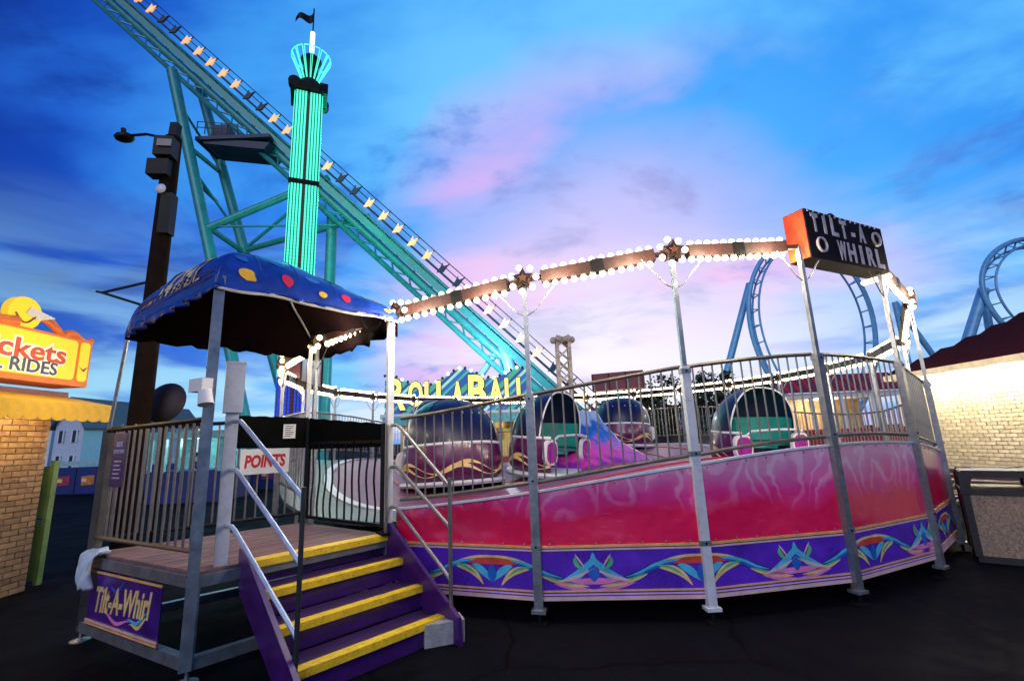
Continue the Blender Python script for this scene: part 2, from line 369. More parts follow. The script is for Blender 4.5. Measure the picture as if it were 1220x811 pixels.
bolt_me = mesh_of(MB().sphere((0, 0, 0), .009, 6, 4), steel)
def skirt(k, detail):
    mb = MB(); N = 10; vs = []; fs = []; uvs = []
    for i in range(N + 1):
        u = i / N
        for j in range(7):
            z = SZ1 + .03 + (ztop(k + u) - SZ1 - .03) * j / 6
            bulge = .018 * math.sin(math.pi * u) * math.sin(math.pi * j / 6)
            vs.append(side_pt(k, u, z, -bulge)); uvs.append(((k + u) * SIDE, z))
    for i in range(N):
        for j in range(6): a = i * 7 + j; fs.append((a, a + 7, a + 8, a + 1))
    mb.add(vs, fs); n0 = len(mb.v)
    back = [v - (side_pt(k, .5, 0, 1) - side_pt(k, .5, 0, 0)) * .03 for v in vs]
    mb.add(back, [tuple(reversed(f)) for f in fs]); mb.uv = uvs + uvs
    p = mb.build('skirt_panel', pink_panel, ride, True)
    b = MB(); b.bar(side_pt(k, 0, (SZ0 + SZ1) / 2, -.02), side_pt(k, 1, (SZ0 + SZ1) / 2, -.02), .04, SZ1 - SZ0)
    b.build('violet_band', violet, p)
    for z, h, mm, off in ((SZ1 + .018, .024, gold, .006), (SZ1 - .012, .016, palepink, .005), (SZ0 + .075, .016, gold, .006), (SZ0 + .045, .014, palepink, .005), (SZ0 + .008, .035, palepink, .004)):
        t = MB(); t.bar(side_pt(k, 0, z, off - .012), side_pt(k, 1, z, off - .012), .026, h); t.build('trim_strip', mm, p)
    t = MB()
    for i in range(N):
        t.bar(side_pt(k, i / N, ztop(k + i / N) + .008, -.006), side_pt(k, (i + 1) / N, ztop(k + (i + 1) / N) + .008, -.006), .05, .022)
    t.build('top_edge', steel_w if detail else steel, p)
    if detail:
        for i in range(7):
            u = .08 + .84 * i / 6
            for z in (ztop(k + u) - .035, SZ1 + .045):
                q_ = side_pt(k, u, z, .004); inst(bolt_me, 'bolt', p, q_)
    return p
panels = {}
for k in range(-2, 7): panels[k] = skirt(k, k in NEAR)
# dark core under the platform (closes the view under and behind the skirt)
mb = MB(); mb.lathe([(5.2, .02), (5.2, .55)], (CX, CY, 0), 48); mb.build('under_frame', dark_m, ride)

# painted scrollwork, mapped along the violet band
def s_pt(s, z, off):
    k = math.floor(s / SIDE); return side_pt(k, s / SIDE - k, z, off)
def stroke(pts, w, m, name, layer=1):
    """pts: (s, z, width factor)"""
    w *= 1.3; off = .0035 + .0016 * layer; mb = MB(); vs = []; n = len(pts)
    for i, (s, z, f) in enumerate(pts):
        a = pts[max(i - 1, 0)]; b = pts[min(i + 1, n - 1)]; dx, dz = b[0] - a[0], b[1] - a[1]; L = math.hypot(dx, dz) or 1
        nx, nz = -dz / L * w * f / 2, dx / L * w * f / 2
        vs += [s_pt(s + nx, z + nz, off), s_pt(s - nx, z - nz, off)]
    mb.add(vs, [(2 * i, 2 * i + 1, 2 * i + 3, 2 * i + 2) for i in range(n - 1)])
    k = math.floor(pts[n // 2][0] / SIDE)
    if k in panels: mb.build(name, m, panels[k])
def taper(i, n): return max(.06, math.sin(math.pi * i / n)) ** .7
PER = 2.05; ZM = .44
def curve(f, n, w, m, name, layer, ends=True):
    pts = [];
    for i in range(n + 1):
        s, z = f(i / n); pts.append((s, z, taper(i, n) if ends else 1))
    stroke(pts, w, m, name, layer)
def wave(s): x = math.cos(2 * math.pi * s / PER); return ZM + .012 + .105 * (abs(x) ** .8) * (1 if x > 0 else -1)
for q in range(-2, 6):
    s0 = -.05 + q * PER; s1 = s0 + PER / 2
    if not (-2 * SIDE < s0 < 6.6 * SIDE): continue
    for sg in (-1, 1):
        lo, hi = .10, PER / 2 - .10
        for (w, m, dz, l0, l1, ly) in ((.050, deep_p, .012, 0, .86, 1), (.026, cyan_p, .022, .02, .70, 2), (.020, blue_p, -.002, .1, .8, 3), (.030, gold_p, -.022, .50, .95, 3), (.016, green_p, -.004, .52, .88, 4), (.026, pink_p, -.050, .62, 1.0, 2), (.012, gold_p, .040, .0, .35, 3)):
            curve(lambda u: (s0 + sg * (l0 + (l1 - l0) * u) * PER / 2, wave((l0 + (l1 - l0) * u) * PER / 2) + dz), 14, w, m, 'scroll_line', ly)
        # horns under the arch
        curve(lambda u: (s0 + sg * (.40 - .30 * u), .485 - .012 * u - .150 * u ** 3.0), 10, .050, gold_p, 'scroll_horn', 3)
        curve(lambda u: (s0 + sg * (.43 - .26 * u), .505 - .012 * u - .09 * u ** 2.6), 10, .020, green_p, 'scroll_horn', 4)
        curve(lambda u: (s0 + sg * (.22 - .21 * u), .505 - .145 * u ** 1.6), 10, .055, cyan_p, 'scroll_drop', 4)
        # fountain leaves
        curve(lambda u: (s1 + sg * (.10 + .075 * math.sin(2.2 * u)), .47 + .13 * u), 8, .034, green_p, 'scroll_leaf', 4)
        curve(lambda u: (s1 + sg * (.09 + .085 * u), .50 + .12 * u), 8, .014, palepink, 'scroll_leaf', 5)
        curve(lambda u: (s1 + sg * .30 * (1 - u) ** 1.0, .39 + .20 * u ** 2.2), 10, .062, cyan_p, 'scroll_fountain', 3)
        curve(lambda u: (s1 + sg * .38 * (1 - u), .375 + .115 * u ** 1.8), 10, .022, palepink, 'scroll_fountain', 5)
    curve(lambda u: (s0 - .26 + .52 * u, .525 + .03 * math.sin(math.pi * u)), 12, .062, red_p, 'scroll_lens', 4)
    curve(lambda u: (s0 - .30 + .60 * u, .555 + .035 * math.sin(math.pi * u)), 12, .016, gold_p, 'scroll_rim', 5)
    curve(lambda u: (s0, .51 - .16 * u), 8, .075, blue_p, 'scroll_drop', 5)
    curve(lambda u: (s1 - .34 + .68 * u, .355 + .018 * math.sin(math.pi * u)), 12, .045, pink_p, 'scroll_lens', 4)
    curve(lambda u: (s1, .41 + .22 * u), 8, .055, cyan_p, 'scroll_fountain', 4)
    curve(lambda u: (s1, .37 + .15 * u), 8, .085, blue_p, 'scroll_fountain', 5)

# platform floor: rolling deck, fixed outer walk and inner turntable
floor_m = mat('plum_platform_floor', (.22, .07, .16), .5, var=.25, vscale=2.5, dirt=.35)
walk_m = mat('diamond_plate_walk', (.14, .14, .155), .45, .5, var=.3, dirt=.3, bump=.4, bscale=90)
def ringsheet(ra, rb, dz_a, dz_b, name, m, n=120, thick=.05):
    mb = MB(); vs = []; fs = []
    for i in range(n):
        k = 24 * i / n; zz = ztop(k)
        for r_, dz in ((ra, dz_a), (rb, dz_b)):
            p = pk(k, r_); fl = max(0, min(1, r_ / 5.0)); p.z = 1.15 + (zz - 1.27) * fl + dz; vs.append(p)
        for r_, dz in ((ra, dz_a), (rb, dz_b)):
            p = pk(k, r_); fl = max(0, min(1, r_ / 5.0)); p.z = 1.15 + (zz - 1.27) * fl + dz - thick; vs.append(p)
    for i in range(n):
        a, b = 4 * i, 4 * ((i + 1) % n)
        fs += [(a, a + 1, b + 1, b), (a + 2, b + 2, b + 3, a + 3), (a + 1, a + 3, b + 3, b + 1), (a, b, b + 2, a + 2)]
    mb.add(vs, fs); return mb.build(name, m, ride, True)
ringsheet(5.42, 6.12, -.02, -.02, 'outer_walk', walk_m)
ringsheet(5.26, 5.40, .0, .0, 'platform_rim', steel_w, thick=.10)
ringsheet(1.1, 5.24, -.03, -.03, 'platform_floor', floor_m)
ringsheet(4.15, 4.22, -.015, -.015, 'floor_rail', red_m, thick=.03)
ringsheet(2.55, 2.62, -.015, -.015, 'floor_rail', red_m, thick=.03)
# centre: flame-painted cone, machinery mast with lamps
def flame_mat():
    m = bpy.data.materials.new('flame_painted_cone'); m.use_nodes = True; t = m.node_tree; b = t.nodes['Principled BSDF']
    tcn = nd('ShaderNodeTexCoord', t); sp = nd('ShaderNodeSeparateXYZ', t); lk(tcn.outputs['Object'], sp.inputs[0], t)
    n = nd('ShaderNodeTexNoise', t); mpn = nd('ShaderNodeMapping', t); lk(tcn.outputs['Object'], mpn.inputs[0], t); mpn.inputs['Scale'].default_value = (3, 3, .8); lk(mpn.outputs[0], n.inputs[0], t); n.inputs['Scale'].default_value = 2; n.inputs['Detail'].default_value = 4
    h = math_(t, 'ADD', math_(t, 'DIVIDE', math_(t, 'SUBTRACT', sp.outputs[2], 1.1), 1.1), math_(t, 'MULTIPLY', math_(t, 'SUBTRACT', n.outputs[0], .5), .9))
    lk(ramp(t, h, [(.05, (.20, .02, .36)), (.22, (.62, .04, .34)), (.42, (.60, .08, .42)), (.50, (.04, .16, .58)), (.75, (.015, .09, .42)), (.95, (.30, .45, .70))], 'LINEAR'), b.inputs['Base Color'], t)
    b.inputs['Roughness'].default_value = .35; return m
mb = MB(); mb.lathe([(1.75, 1.10), (1.62, 1.22), (1.0, 1.60), (.62, 2.05), (.50, 2.3), (0, 2.3)], (CX, CY, 0), 12)
mb.build('centre_cone', flame_mat(), ride)
rust_w = mat('rusty_white_mast', (.48, .40, .32), .6, var=.5, vscale=7, dirt=.75)
mb = MB()
for sx_, sy_ in ((-1, -1), (1, -1), (1, 1), (-1, 1)):
    mb.bar((CX - .2 + .14 * sx_, CY + .14 * sy_, 2.28), (CX - .2 + .14 * sx_, CY + .14 * sy_, 4.0), .07)
for i in range(6):
    z = 2.4 + i * .29
    for a, b in (((-1, -1), (1, -1)), ((1, -1), (1, 1)), ((1, 1), (-1, 1)), ((-1, 1), (-1, -1))):
        mb.bar((CX - .2 + .14 * a[0], CY + .14 * a[1], z), (CX - .2 + .14 * b[0], CY + .14 * b[1], z + .26), .04)
for i in range(6):
    a = i * math.pi / 3; mb.sphere((CX - .2 + .22 * math.cos(a), CY + .22 * math.sin(a), 4.02), .085, 8, 5)
mb.box((CX - .2, CY, 4.02), (.3, .3, .12))
mb.build('centre_mast', rust_w, ride)

# posts with screw jacks
def post(k):
    p = pk(k, RR + .015); zt = ztop(k) + 1.0; a = ang_k(k)
    mb = MB(); mb.box((p.x, p.y, (.13 + zt) / 2), (.085, .075, zt - .13), a)
    mb.box((p.x, p.y, .12), (.14, .12, .03), a)
    o = mb.build('post', steel if k != 0 else steel_w, ride)  # light on the front post is put into its whiter paint
    mb = MB(); mb.box((p.x, p.y, (zt + zbeam(k)) / 2), (.045, .045, zbeam(k) - zt), a); mb.build('upper_tube', steel, o)
    mb = MB(); mb.tube([(p.x, p.y, .005), (p.x, p.y, .12)], .018, 8); mb.box((p.x, p.y, .008), (.14, .14, .014), a); mb.build('screw_jack', dark_m, o)
    for zc in (ztop(k) + .12, ztop(k) + .95, .70):
        mb = MB(); mb.box((p.x, p.y, zc), (.100, .090, .045), a); mb.build('clamp', steel, o)
        mb = MB(); q_ = pk(k, RR + .062); mb.sphere((q_.x, q_.y, zc), .012, 6, 4); mb.build('bolt', dark_m, o)
    t = V((math.cos(a), math.sin(a), 0)); z = zbeam(k)
    mb = MB()
    for s_ in (-1, 1): mb.tube([p + V((0, 0, z - .42)), p + t * s_ * .10 + V((0, 0, z - .36)), p + t * s_ * .34 + V((0, 0, z - .08))], .008, 6)
    mb.build('brace_wire', steel, o)
for k in range(-11, 13):
    if k == -2: continue
    post(k)

# fence on the platform edge
bal_me = mesh_of(MB().tube([(0, 0, 0), (0, 0, 1)], .0095, 6), bar_m, True)
def fence(k, single):
    zb = lambda u: ztop(k + u) + .10; zt = lambda u: ztop(k + u) + 1.0
    n = 6
    mb = MB().tube([side_pt(k, .02 + .96 * i / n, zt(i / n), -.03) for i in range(n + 1)], .021, 8)
    f = mb.build('fence_section', steel_tan, ride, True)
    mb = MB().tube([side_pt(k, .02 + .96 * i / n, zb(i / n), -.03) for i in range(n + 1)], .021, 8)
    mb.build('bottom_rail', steel_tan, f, True)
    NB = 13; joined = MB()
    for i in range(NB):
        u = (i + 1) / (NB + 1); p = side_pt(k, u, zb(u), -.03)
        if single: inst(bal_me, 'baluster', f, p, scale=(1, 1, zt(u) - zb(u)))
        else: joined.tube([p, V((p.x, p.y, zt(u)))], .0095, 5)
    if not single:
        o = joined.build('baluster_row', bar_m, f); o['kind'] = 'stuff'
for k in range(-11, 13):
    if k not in OPEN: fence(k, -2 <= k <= 8)

# bulb-lit ring
dead_me = mesh_of(MB().sphere((0, 0, 0), .032, 10, 7), mat('dead_bulb', (.55, .45, .32), .25), 'all')
bulb_me = mesh_of(MB().sphere((0, 0, 0), .034, 10, 7), bulb_m, 'all')
star = []
for i in range(10):
    a = math.pi / 2 + i * math.pi / 5; r_ = .125 if i % 2 == 0 else .06; star.append((r_ * math.cos(a), r_ * math.sin(a)))
sgn_face = mat('brown_star_face', (.16, .06, .02), .5)
NOBEAM = [1]                                    # the name sign fills this side
for k in range(-11, 13):
    a = pk(k, RR + .015); b = pk(k + 1, RR + .015); a.z = zbeam(k); b.z = zbeam(k + 1 if k < 12 else -11); d = b - a; L = d.length; d.normalize()
    near = -2 <= k <= 3
    if k not in NOBEAM:
        g0, g1 = .19, L - .19
        if k == -2: g0 = .1
        mb = MB(); mb.bar(a + d * g0, a + d * g1, .10, .13); mb.bar(a, a + d * L, .035, .05)
        bm = mb.build('light_beam', beam_m, ride)
        mb = MB(); mb.bar(a + d * L * .46, a + d * L * .54, .115, .145); mb.build('junction_box', black_m, bm)
        nb = 12; jb = MB()
        for i in range(nb):
            u = g0 + .05 + (g1 - g0 - .1) * i / (nb - 1)
            for s_ in (-1, 1):
                p = a + d * u + V((0, 0, s_ * .092))
                if near: inst(bulb_me if random.random() > .05 else dead_me, 'bulb', bm, p + V((random.uniform(-.004, .004), random.uniform(-.004, .004), 0)))
                else: jb.sphere(p, .045, 6, 4)
        if not near: o = jb.build('bulb_row', bulb_far, bm); o['kind'] = 'stuff'
        for u in ((.25, .75) if near else (.5,)):
            lamp('bulb_glow', a + d * L * u + V((0, 0, -.15)) + V((a.x - CX, a.y - CY, 0)).normalized() * .22, 42 if near else 20, (1, .84, .62), .12, bm)
    # star boxes at the posts
    if k in (1, 2): continue
    n = V((a.x - CX, a.y - CY, 0)).normalized(); x = V((-n.y, n.x, 0))
    mb = MB(); mb.prism(star, a + n * .09, x, (0, 0, 1), .12); sb = mb.build('star_box', beam_m, ride)
    jb = MB()
    for i in range(7):
        t = math.pi / 2 + i * math.pi / 3.5 + .31; p = a + n * .04 + x * .14 * math.cos(t) + V((0, 0, .14 * math.sin(t)))
        if near: inst(bulb_me, 'bulb', sb, p)
        else: jb.sphere(p, .04, 6, 4)
    mb = MB(); mb.prism([(p[0] * .45, p[1] * .45) for p in star], a + n * .10, x, (0, 0, 1), .008); mb.build('star_face', sgn_face, sb)
    if not near: o = jb.build('bulb_row', bulb_far, sb); o['kind'] = 'stuff'

# ------------------------------------------------------------------ entrance platform
A, B, C = V((-4.3, 5.02, 0)), V((-2.62, 4.07, 0)), V((-1.42, 5.38, 0)); Dq = V((-2.80, 6.40, 0)); DZ = .80
Z = lambda p, z: V((p.x, p.y, z))
ent = thing('entrance_platform', Z((A + B + C + Dq) / 4, 0), 'raised steel entrance platform with barred fences and painted name panel', 'platform')
mb = MB()
for p, q in ((A, B), (B, C), (C, Dq), (Dq, A)):
    for z in (.14, DZ - .07): mb.bar(Z(p, z), Z(q, z), .07, .09)
for p in (A, B, C, Dq): mb.box((p.x, p.y, .44), (.075, .075, .62), .6)
mb.build('frame', steel, ent)
for p in (A, B, C, Dq):
    t = MB(); t.tube([Z(p, .004), Z(p, .12)], .016, 8); t.lathe([(0, .03), (.03, .028), (.085, .012), (.085, .002)], Z(p, 0), 12); t.build('screw_jack', steel, ent)
# boards run parallel to the stairs
NB = 12
for i in range(NB):
    u0_, u1_ = i / NB + .003, (i + 1) / NB - .003
    p = [B.lerp(A, u0_), C.lerp(Dq, u0_), C.lerp(Dq, u1_), B.lerp(A, u1_)]
    t = MB(); z0 = DZ - .022; t.hexa([Z(q, z0) for q in p] + [Z(q, DZ + .001 * (i % 3)) for q in p]); t.build('deck_board', deck_m, ent)
# main corner posts
def epost(p, z0, z1, w, m, name='corner_post'):
    t = MB(); t.box((p.x, p.y, (z0 + z1) / 2), (w, w, z1 - z0), .6); return t.build(name, m, ent)
xAB0 = (B - A).normalized()
nAB = V((B.y - A.y, A.x - B.x, 0)).normalized()
if nAB.dot(-A) < 0: nAB = -nAB
bp_ = epost(B + nAB * .02, .10, 3.30, .085, steel)
for i in range(9):
    t = MB(); z = .5 + .28 * i; q = B + nAB * .0625; t.sphere((q.x - .0, q.y, z), .011, 6, 4, sc=(1, 1, 1)); t.build('bolt', dark_m, bp_)
epost(A, .10, 2.0, .075, steel_tan); epost(A + V((.10, -.05, 0)), .80, 1.98, .05, steel_tan, 'fence_post')
t = MB(); t.tube([Z(A, 1.9), Z(A + xAB0 * .20, 3.16)], .018, 8); t.build('canopy_tube', steel, ent, True)
cp = epost(C, .80, 3.30, .07, steel_w); epost(Dq, .80, 3.2, .05, steel_w)
t = MB(); t.box((C.x, C.y, .815), (.2, .2, .025), .6); t.build('post_foot', dark_m, cp)
# front fence A-B
t = MB(); t.tube([Z(A, 2.0), Z(B, 2.02)], .024, 8); ff = t.build('fence_section', black_m, ent, True)
t = MB(); t.tube([Z(A, .95), Z(B, .95)], .02, 8); t.build('bottom_rail', steel_tan, ff, True)
fb_me = mesh_of(MB().tube([(0, 0, 0), (0, 0, 1)], .011, 6), bar_m, True)
for i in range(15):
    u = (i + 1) / 16; p = A.lerp(B, u); inst(fb_me, 'baluster', ff, Z(p, .95), scale=(1, 1, 1.06))
# back fence A-D with the black sheet
t = MB(); t.tube([Z(Dq, 2.12), Z(A, 2.02)], .022, 8); bf = t.build('fence_section', black_m, ent, True)
t = MB(); t.tube([Z(Dq, .92), Z(A, .92)], .02, 8); t.build('bottom_rail', black_m, bf, True)
for i in range(17):
    u = (i + 1) / 18; p = Dq.lerp(A, u); inst(fb_me, 'baluster', bf, Z(p, .92), scale=(1, 1, 1.15))
sheet_m = mat('black_mesh_sheet', (.004, .005, .0045), .9, var=.4, spec=.05)
def sheet(p, q, z0p, z1p, z0q, z1q, m, name, par, n=14, amp=.012):
    vs = []; fs = []; d = (q - p).normalized(); nn = V((d.y, -d.x, 0))
    for i in range(n + 1):
        u = i / n; c_ = p.lerp(q, u)
        for j in range(4):
            v = j / 3; z = (z0p + (z0q - z0p) * u) * (1 - v) + (z1p + (z1q - z1p) * u) * v
            vs.append(Z(c_ + nn * amp * math.sin(u * 31 + v * 2) * (1.2 - v), z - .012 * math.sin(u * math.pi * 5) ** 2 * v))
    for i in range(n):
        for j in range(3): a = 4 * i + j; fs.append((a, a + 4, a + 5, a + 1))
    k = len(vs); vs2 = [v + nn * .006 for v in vs]
    t = MB(); t.add(vs, fs); t.add(vs2, [f[::-1] for f in fs]); return t.build(name, m, par, True)
inn = V((.75, -.66, 0)) * .03
sheet(Dq.lerp(A, .46) + inn, Dq + inn, 1.77, 2.17, 1.74, 2.14, sheet_m, 'black_sheet', bf)
# gate C-D
gt = thing('entrance_gate', Z((C + Dq) / 2, DZ), 'black barred gate under a black sheet at the top of the stairs', 'gate')
g0, g1 = C.lerp(Dq, .06), C.lerp(Dq, .97)
t = MB(); t.bar(Z(g0, .88), Z(g1, .88), .035, .035); t.bar(Z(g0, 1.78), Z(g1, 1.80), .035, .035); t.bar(Z(g0, .86), Z(g0, 1.98), .045); t.bar(Z(g1, .86), Z(g1, 2.12), .05)
t.build('gate_frame', black_m, gt)
wob = MB(); wob.tube([(0.012 * math.sin(i * 1.1), 0, i / 8) for i in range(9)], .012, 6); wob_me = mesh_of(wob, black_m, True)
for i in range(10):
    p = g0.lerp(g1, (i + 1) / 11); inst(wob_me, 'gate_bar', gt, Z(p, .88), rot=(0, 0, i * .5), scale=(1, 1, .91))
sheet(g1 + inn, g0 + inn, 1.72, 2.13, 1.72, 1.98, sheet_m, 'black_sheet', gt)
# posters on the fences
def plate(name, c_, x, w, h, m, label, cat, th=.008, up=(0, 0, 1)):
    x = V(x).normalized(); t = MB(); t.prism([(-w / 2, -h / 2), (w / 2, -h / 2), (w / 2, h / 2), (-w / 2, h / 2)], c_, x, up, th)
    o = t.build(name, m); tag(o, label, cat); return o
xBk = (Dq - A).normalized()
pc = Z(Dq.lerp(A, .25) + V((.75, -.66, 0)) * .06, 1.60)
ps = plate('points_sign', pc, xBk, .56, .30, white_m, 'white board reading POINTS in red hand lettering on the back fence', 'sign')
red_ink = mat('red_ink', (.55, .02, .02), .5); ink = mat('dark_ink', (.02, .02, .03), .6)
t = MB(); text_on(t, 'POINTS', pc + V((0, 0, -.005)), xBk, (0, 0, 1), .2, .001, .009, .12, width=.47); t.build('lettering', red_ink, ps, org=V((0, 0, 0)))
pn = plate('paper_notice', Z(Dq.lerp(A, .12) + V((.75, -.66, 0)) * .06, 1.96), xBk, .15, .18, white_m, 'small white paper notice pinned on the black sheet', 'notice')
t = MB()
for i in range(6): t.prism([(-.055, 0), (.055 - .02 * (i % 3), 0), (.055 - .02 * (i % 3), .008), (-.055, .008)], Z(Dq.lerp(A, .12) + V((.75, -.66, 0)) * .0615, 2.02 - .025 * i), xBk, (0, 0, 1), .001)
t.build('printed_lines', ink, pn, org=V((0, 0, 0)))
xAB = (B - A).normalized(); ind = mat('indigo_plate', (.02, .02, .12), .4)
pc = Z(A.lerp(B, .20) + nAB * .03, 1.70); rs_ = plate('rules_sign', pc, xAB, .27, .52, ind, 'small indigo rules sign with pale lettering on the front fence', 'sign')
palei = mat('pale_lilac_ink', (.45, .45, .7), .5)
t = MB(); text_on(t, 'RIDE', pc + V((0, 0, .15)), xAB, (0, 0, 1), .07, .001, .002, width=.13); text_on(t, 'RESTRICTIONS', pc + V((0, 0, .08)), xAB, (0, 0, 1), .05, .001, .001, width=.22)
for i in range(5): t.prism([(-.08, 0), (.08 - .03 * (i % 2), 0), (.08 - .03 * (i % 2), .012), (-.08, .012)], pc + nAB * .0015 + V((0, 0, -.02 - .04 * i)), xAB, (0, 0, 1), .001)
o = t.build('lettering', palei, rs_, org=V((0, 0, 0))); o['kind'] = 'stuff'
# painted name panel under the front edge
u0_, u1_ = .10, .80
pa, pb = A.lerp(B, u0_) + nAB * .042, A.lerp(B, u1_) + nAB * .042
npn = sheet(pa, pb, .19, .68, .19, .68, mat('indigo_panel', (.055, .012, .20), .35, var=.4, vscale=4, coat=.4), 'name_panel', ent, amp=.002)
for z, m in ((.215, gold), (.24, palepink), (.665, gold)):
    t = MB(); t.bar(Z(pa + nAB * .012, z), Z(pb + nAB * .012, z), .012, .016); t.build('trim_strip', m, npn)
pm = (pa + pb) / 2
t = MB(); text_on(t, 'Tilt-A-Whirl', Z(pm + nAB * .006, .45), xAB + V((0, 0, .06)), V((0, 0, 1.35)), .22, .002, .006, .22, width=1.04, spacing=1.0); t.build('lettering', gold_p, npn)
for (dx, z, w_, m, sl) in ((.30, .36, .34, cyan_p, .10), (.33, .33, .30, gold_p, .10), (-.08, .31, .5, pink_p, -.02), (-.12, .56, .26, blue_p, .06)):
    t = MB(); pts = [Z(pm + xAB * (dx + w_ * (i / 8 - .5)) + nAB * .0075, z + sl * (i / 8 - .5) + .03 * math.cos(i * .78)) for i in range(9)]
    for i in range(8): t.bar(pts[i], pts[i + 1], .004, .03 * math.sin(math.pi * (i + .7) / 8.4))
    t.build('painted_swoosh', m, npn)
# white service post beside the stairs
dBC = (C - B).normalized(); nBC = V((dBC.y, -dBC.x, 0))
WP = B + dBC * .20 - nBC * .10
t = MB(); t.box((WP.x, WP.y, 1.44), (.10, .10, 1.28), .6); wp = t.build('rail_post', steel_w, ent)
t = MB(); t.box((WP.x, WP.y, 2.30), (.15, .15, .44), .6); t.box((WP.x, WP.y, 2.53), (.16, .16, .02), .6); t.build('white_cabinet', steel_w, wp)
# white lamp unit strapped to corner post
bx_ = B + nAB * .10
lu = thing('white_junction_box', Z(bx_, 2.25), 'white plastic box with round fan strapped to the front canopy post', 'box')
t = MB(); t.box((bx_.x, bx_.y, 2.30), (.20, .09, .11), -.5); t.build('case', white_m, lu)
t = MB(); t.tube([(bx_.x + .06, bx_.y - .03, 2.25), (bx_.x + .09, bx_.y - .05, 2.13)], [.05, .06], 12); t.build('round_lamp', white_m, lu, True)
# cloth hung over the deck edge
def cloth():
    vs = []; fs = []; n, mm = 12, 16; o = A + xAB * .22 + nAB * .05
    for i in range(n + 1):
        for j in range(mm + 1):
            u, v = i / n - .5, j / mm
            z = DZ + .10 - v * .36 if v > .25 else DZ + .10 - .09 + .0 - (v - .25) * .15
            out = .035 + .05 * math.sin(v * 2.4) + .030 * math.sin(u * 17 + v * 3) * (.4 + v)
            wdt = .27 * (1 - .42 * v + .12 * math.sin(v * 7))
            if v < .25: out = .06 - (.25 - v) * .55; z = DZ + .02 + .03 * math.sin(u * 9 + 3 * v) ** 2
            vs.append(o + xAB * (u * wdt + .05 * v) + nAB * out + V((0, 0, z + .02 * math.sin(u * 12))))
    w = mm + 1
    for i in range(n):
        for j in range(mm): a = i * w + j; fs.append((a, a + w, a + w + 1, a + 1))
    t = MB(); t.add(vs, fs); o = t.build('hanging_cloth', mat('pale_blue_cloth', (.52, .60, .68), .9, var=.15), None, True)
    md = o.modifiers.new('s', 'SOLIDIFY'); md.thickness = .006; tag(o, 'crumpled pale blue cloth hung over the platform corner', 'cloth')
for q in [0]: cloth()

# ------------------------------------------------------------------ stairs
S0, S1 = B + dBC * .36, B + dBC * 1.74; RUN, RISE = .33, .20
st = thing('entry_stairs', Z((S0 + S1) / 2 + nBC * .5, 0), 'purple metal stairs with four yellow step edges', 'stairs')
for i in range(4):
    z = DZ - RISE * i; off = nBC * RUN * i
    q0, q1 = S0 + off, S1 + off
    if i:
        t = MB(); t.hexa([Z(q0 - nBC * RUN, z - .035), Z(q0, z - .035), Z(q1, z - .035), Z(q1 - nBC * RUN, z - .035), Z(q0 - nBC * RUN, z), Z(q0, z), Z(q1, z), Z(q1 - nBC * RUN, z)]); td = t.build('tread', tread_m, st)
    else:
        t = MB(); t.bar(Z(q0, z - .03), Z(q1, z - .03), .05, .05); td = t.build('top_sill', tread_m, st)
    fo = .006 if i else .055
    t = MB(); t.hexa([Z(q0 - nBC * .095, z - .052), Z(q0 + nBC * fo, z - .052), Z(q1 + nBC * fo, z - .052), Z(q1 - nBC * .095, z - .052), Z(q0 - nBC * .095, z + .006), Z(q0 + nBC * fo, z + .006), Z(q1 + nBC * fo, z + .006), Z(q1 - nBC * .095, z + .006)]); t.build('nosing', yellow, td)
    t = MB(); t.hexa([Z(q0 - nBC * .05, z - RISE + .002), Z(q0 - nBC * .03, z - RISE + .002), Z(q1 - nBC * .03, z - RISE + .002), Z(q1 - nBC * .05, z - RISE + .002), Z(q0 - nBC * .05, z - .054), Z(q0 - nBC * .03, z - .054), Z(q1 - nBC * .03, z - .054), Z(q1 - nBC * .05, z - .054)]); t.build('riser', purple, td)
for p, sg in ((S0, -1), (S1, 1)):
    poly = [(-.04, .70), (-.04, .92), (.07, .92), (1.18, .22), (1.20, .0), (1.02, .0), (.05, .56)]
    o = p + dBC * sg * (.04 if sg > 0 else .0)
    t = MB(); t.prism([(a, b) for a, b in reversed(poly)], o if sg > 0 else o, nBC, (0, 0, 1), -.04); t.build('stringer', purple, st)
def handrail(top, bot, zt, zb, m_rail, m_post, lean=0):
    t = MB(); t.tube([Z(bot, .06), Z(bot, zb[0] + .06), Z(bot, zb[0] + .09)], .019, 8); hp = t.build('handrail', m_post, st, True)
    for a, b in zip(zt, zb):
        t = MB(); d = (bot - top); dn = d.normalized()
        t.tube([Z(top, a), Z(top + dn * .10, a), Z(top + dn * .16, a - .03), Z(bot - dn * .03, b + .03), Z(bot, b)], .0185, 8); t.build('rail', m_rail, hp, True)
    return hp
rail_b = mat('blue_white_rail', (.45, .53, .66), .35, .5, var=.2)
handrail(WP + nBC * .06, S0 + nBC * 1.04 + dBC * .02, (2.0, 1.58, 1.12), (1.37, .92, .44), rail_b, mat('dark_rail_post', (.05, .055, .06), .4, .5))
handrail(C + nBC * .05, S1 + nBC * 1.05 + dBC * .03, (1.95, 1.50, 1.08), (1.32, .95, .50), bar_m, bar_m)
t = MB(); t.tube([Z(C + nBC * .05 - dBC * .06, .82), Z(C + nBC * .05 - dBC * .06, 1.96)], .017, 8); t.build('rail_standard', bar_m, st, True)
bk = gnd(522, 772)
t = MB(); q = M.Rotation(.35, 3, 'Z'); 
bp = [V(p) for p in ((-.2, -.1, 0), (.2, -.1, 0), (.2, .1, 0), (-.2, .1, 0))]
for i in range(1): t.box((0, 0, .095), (.36, .20, .19))
for v in t.v: v.xy = (q @ v).xy + bk.xy + V((.02, .14))
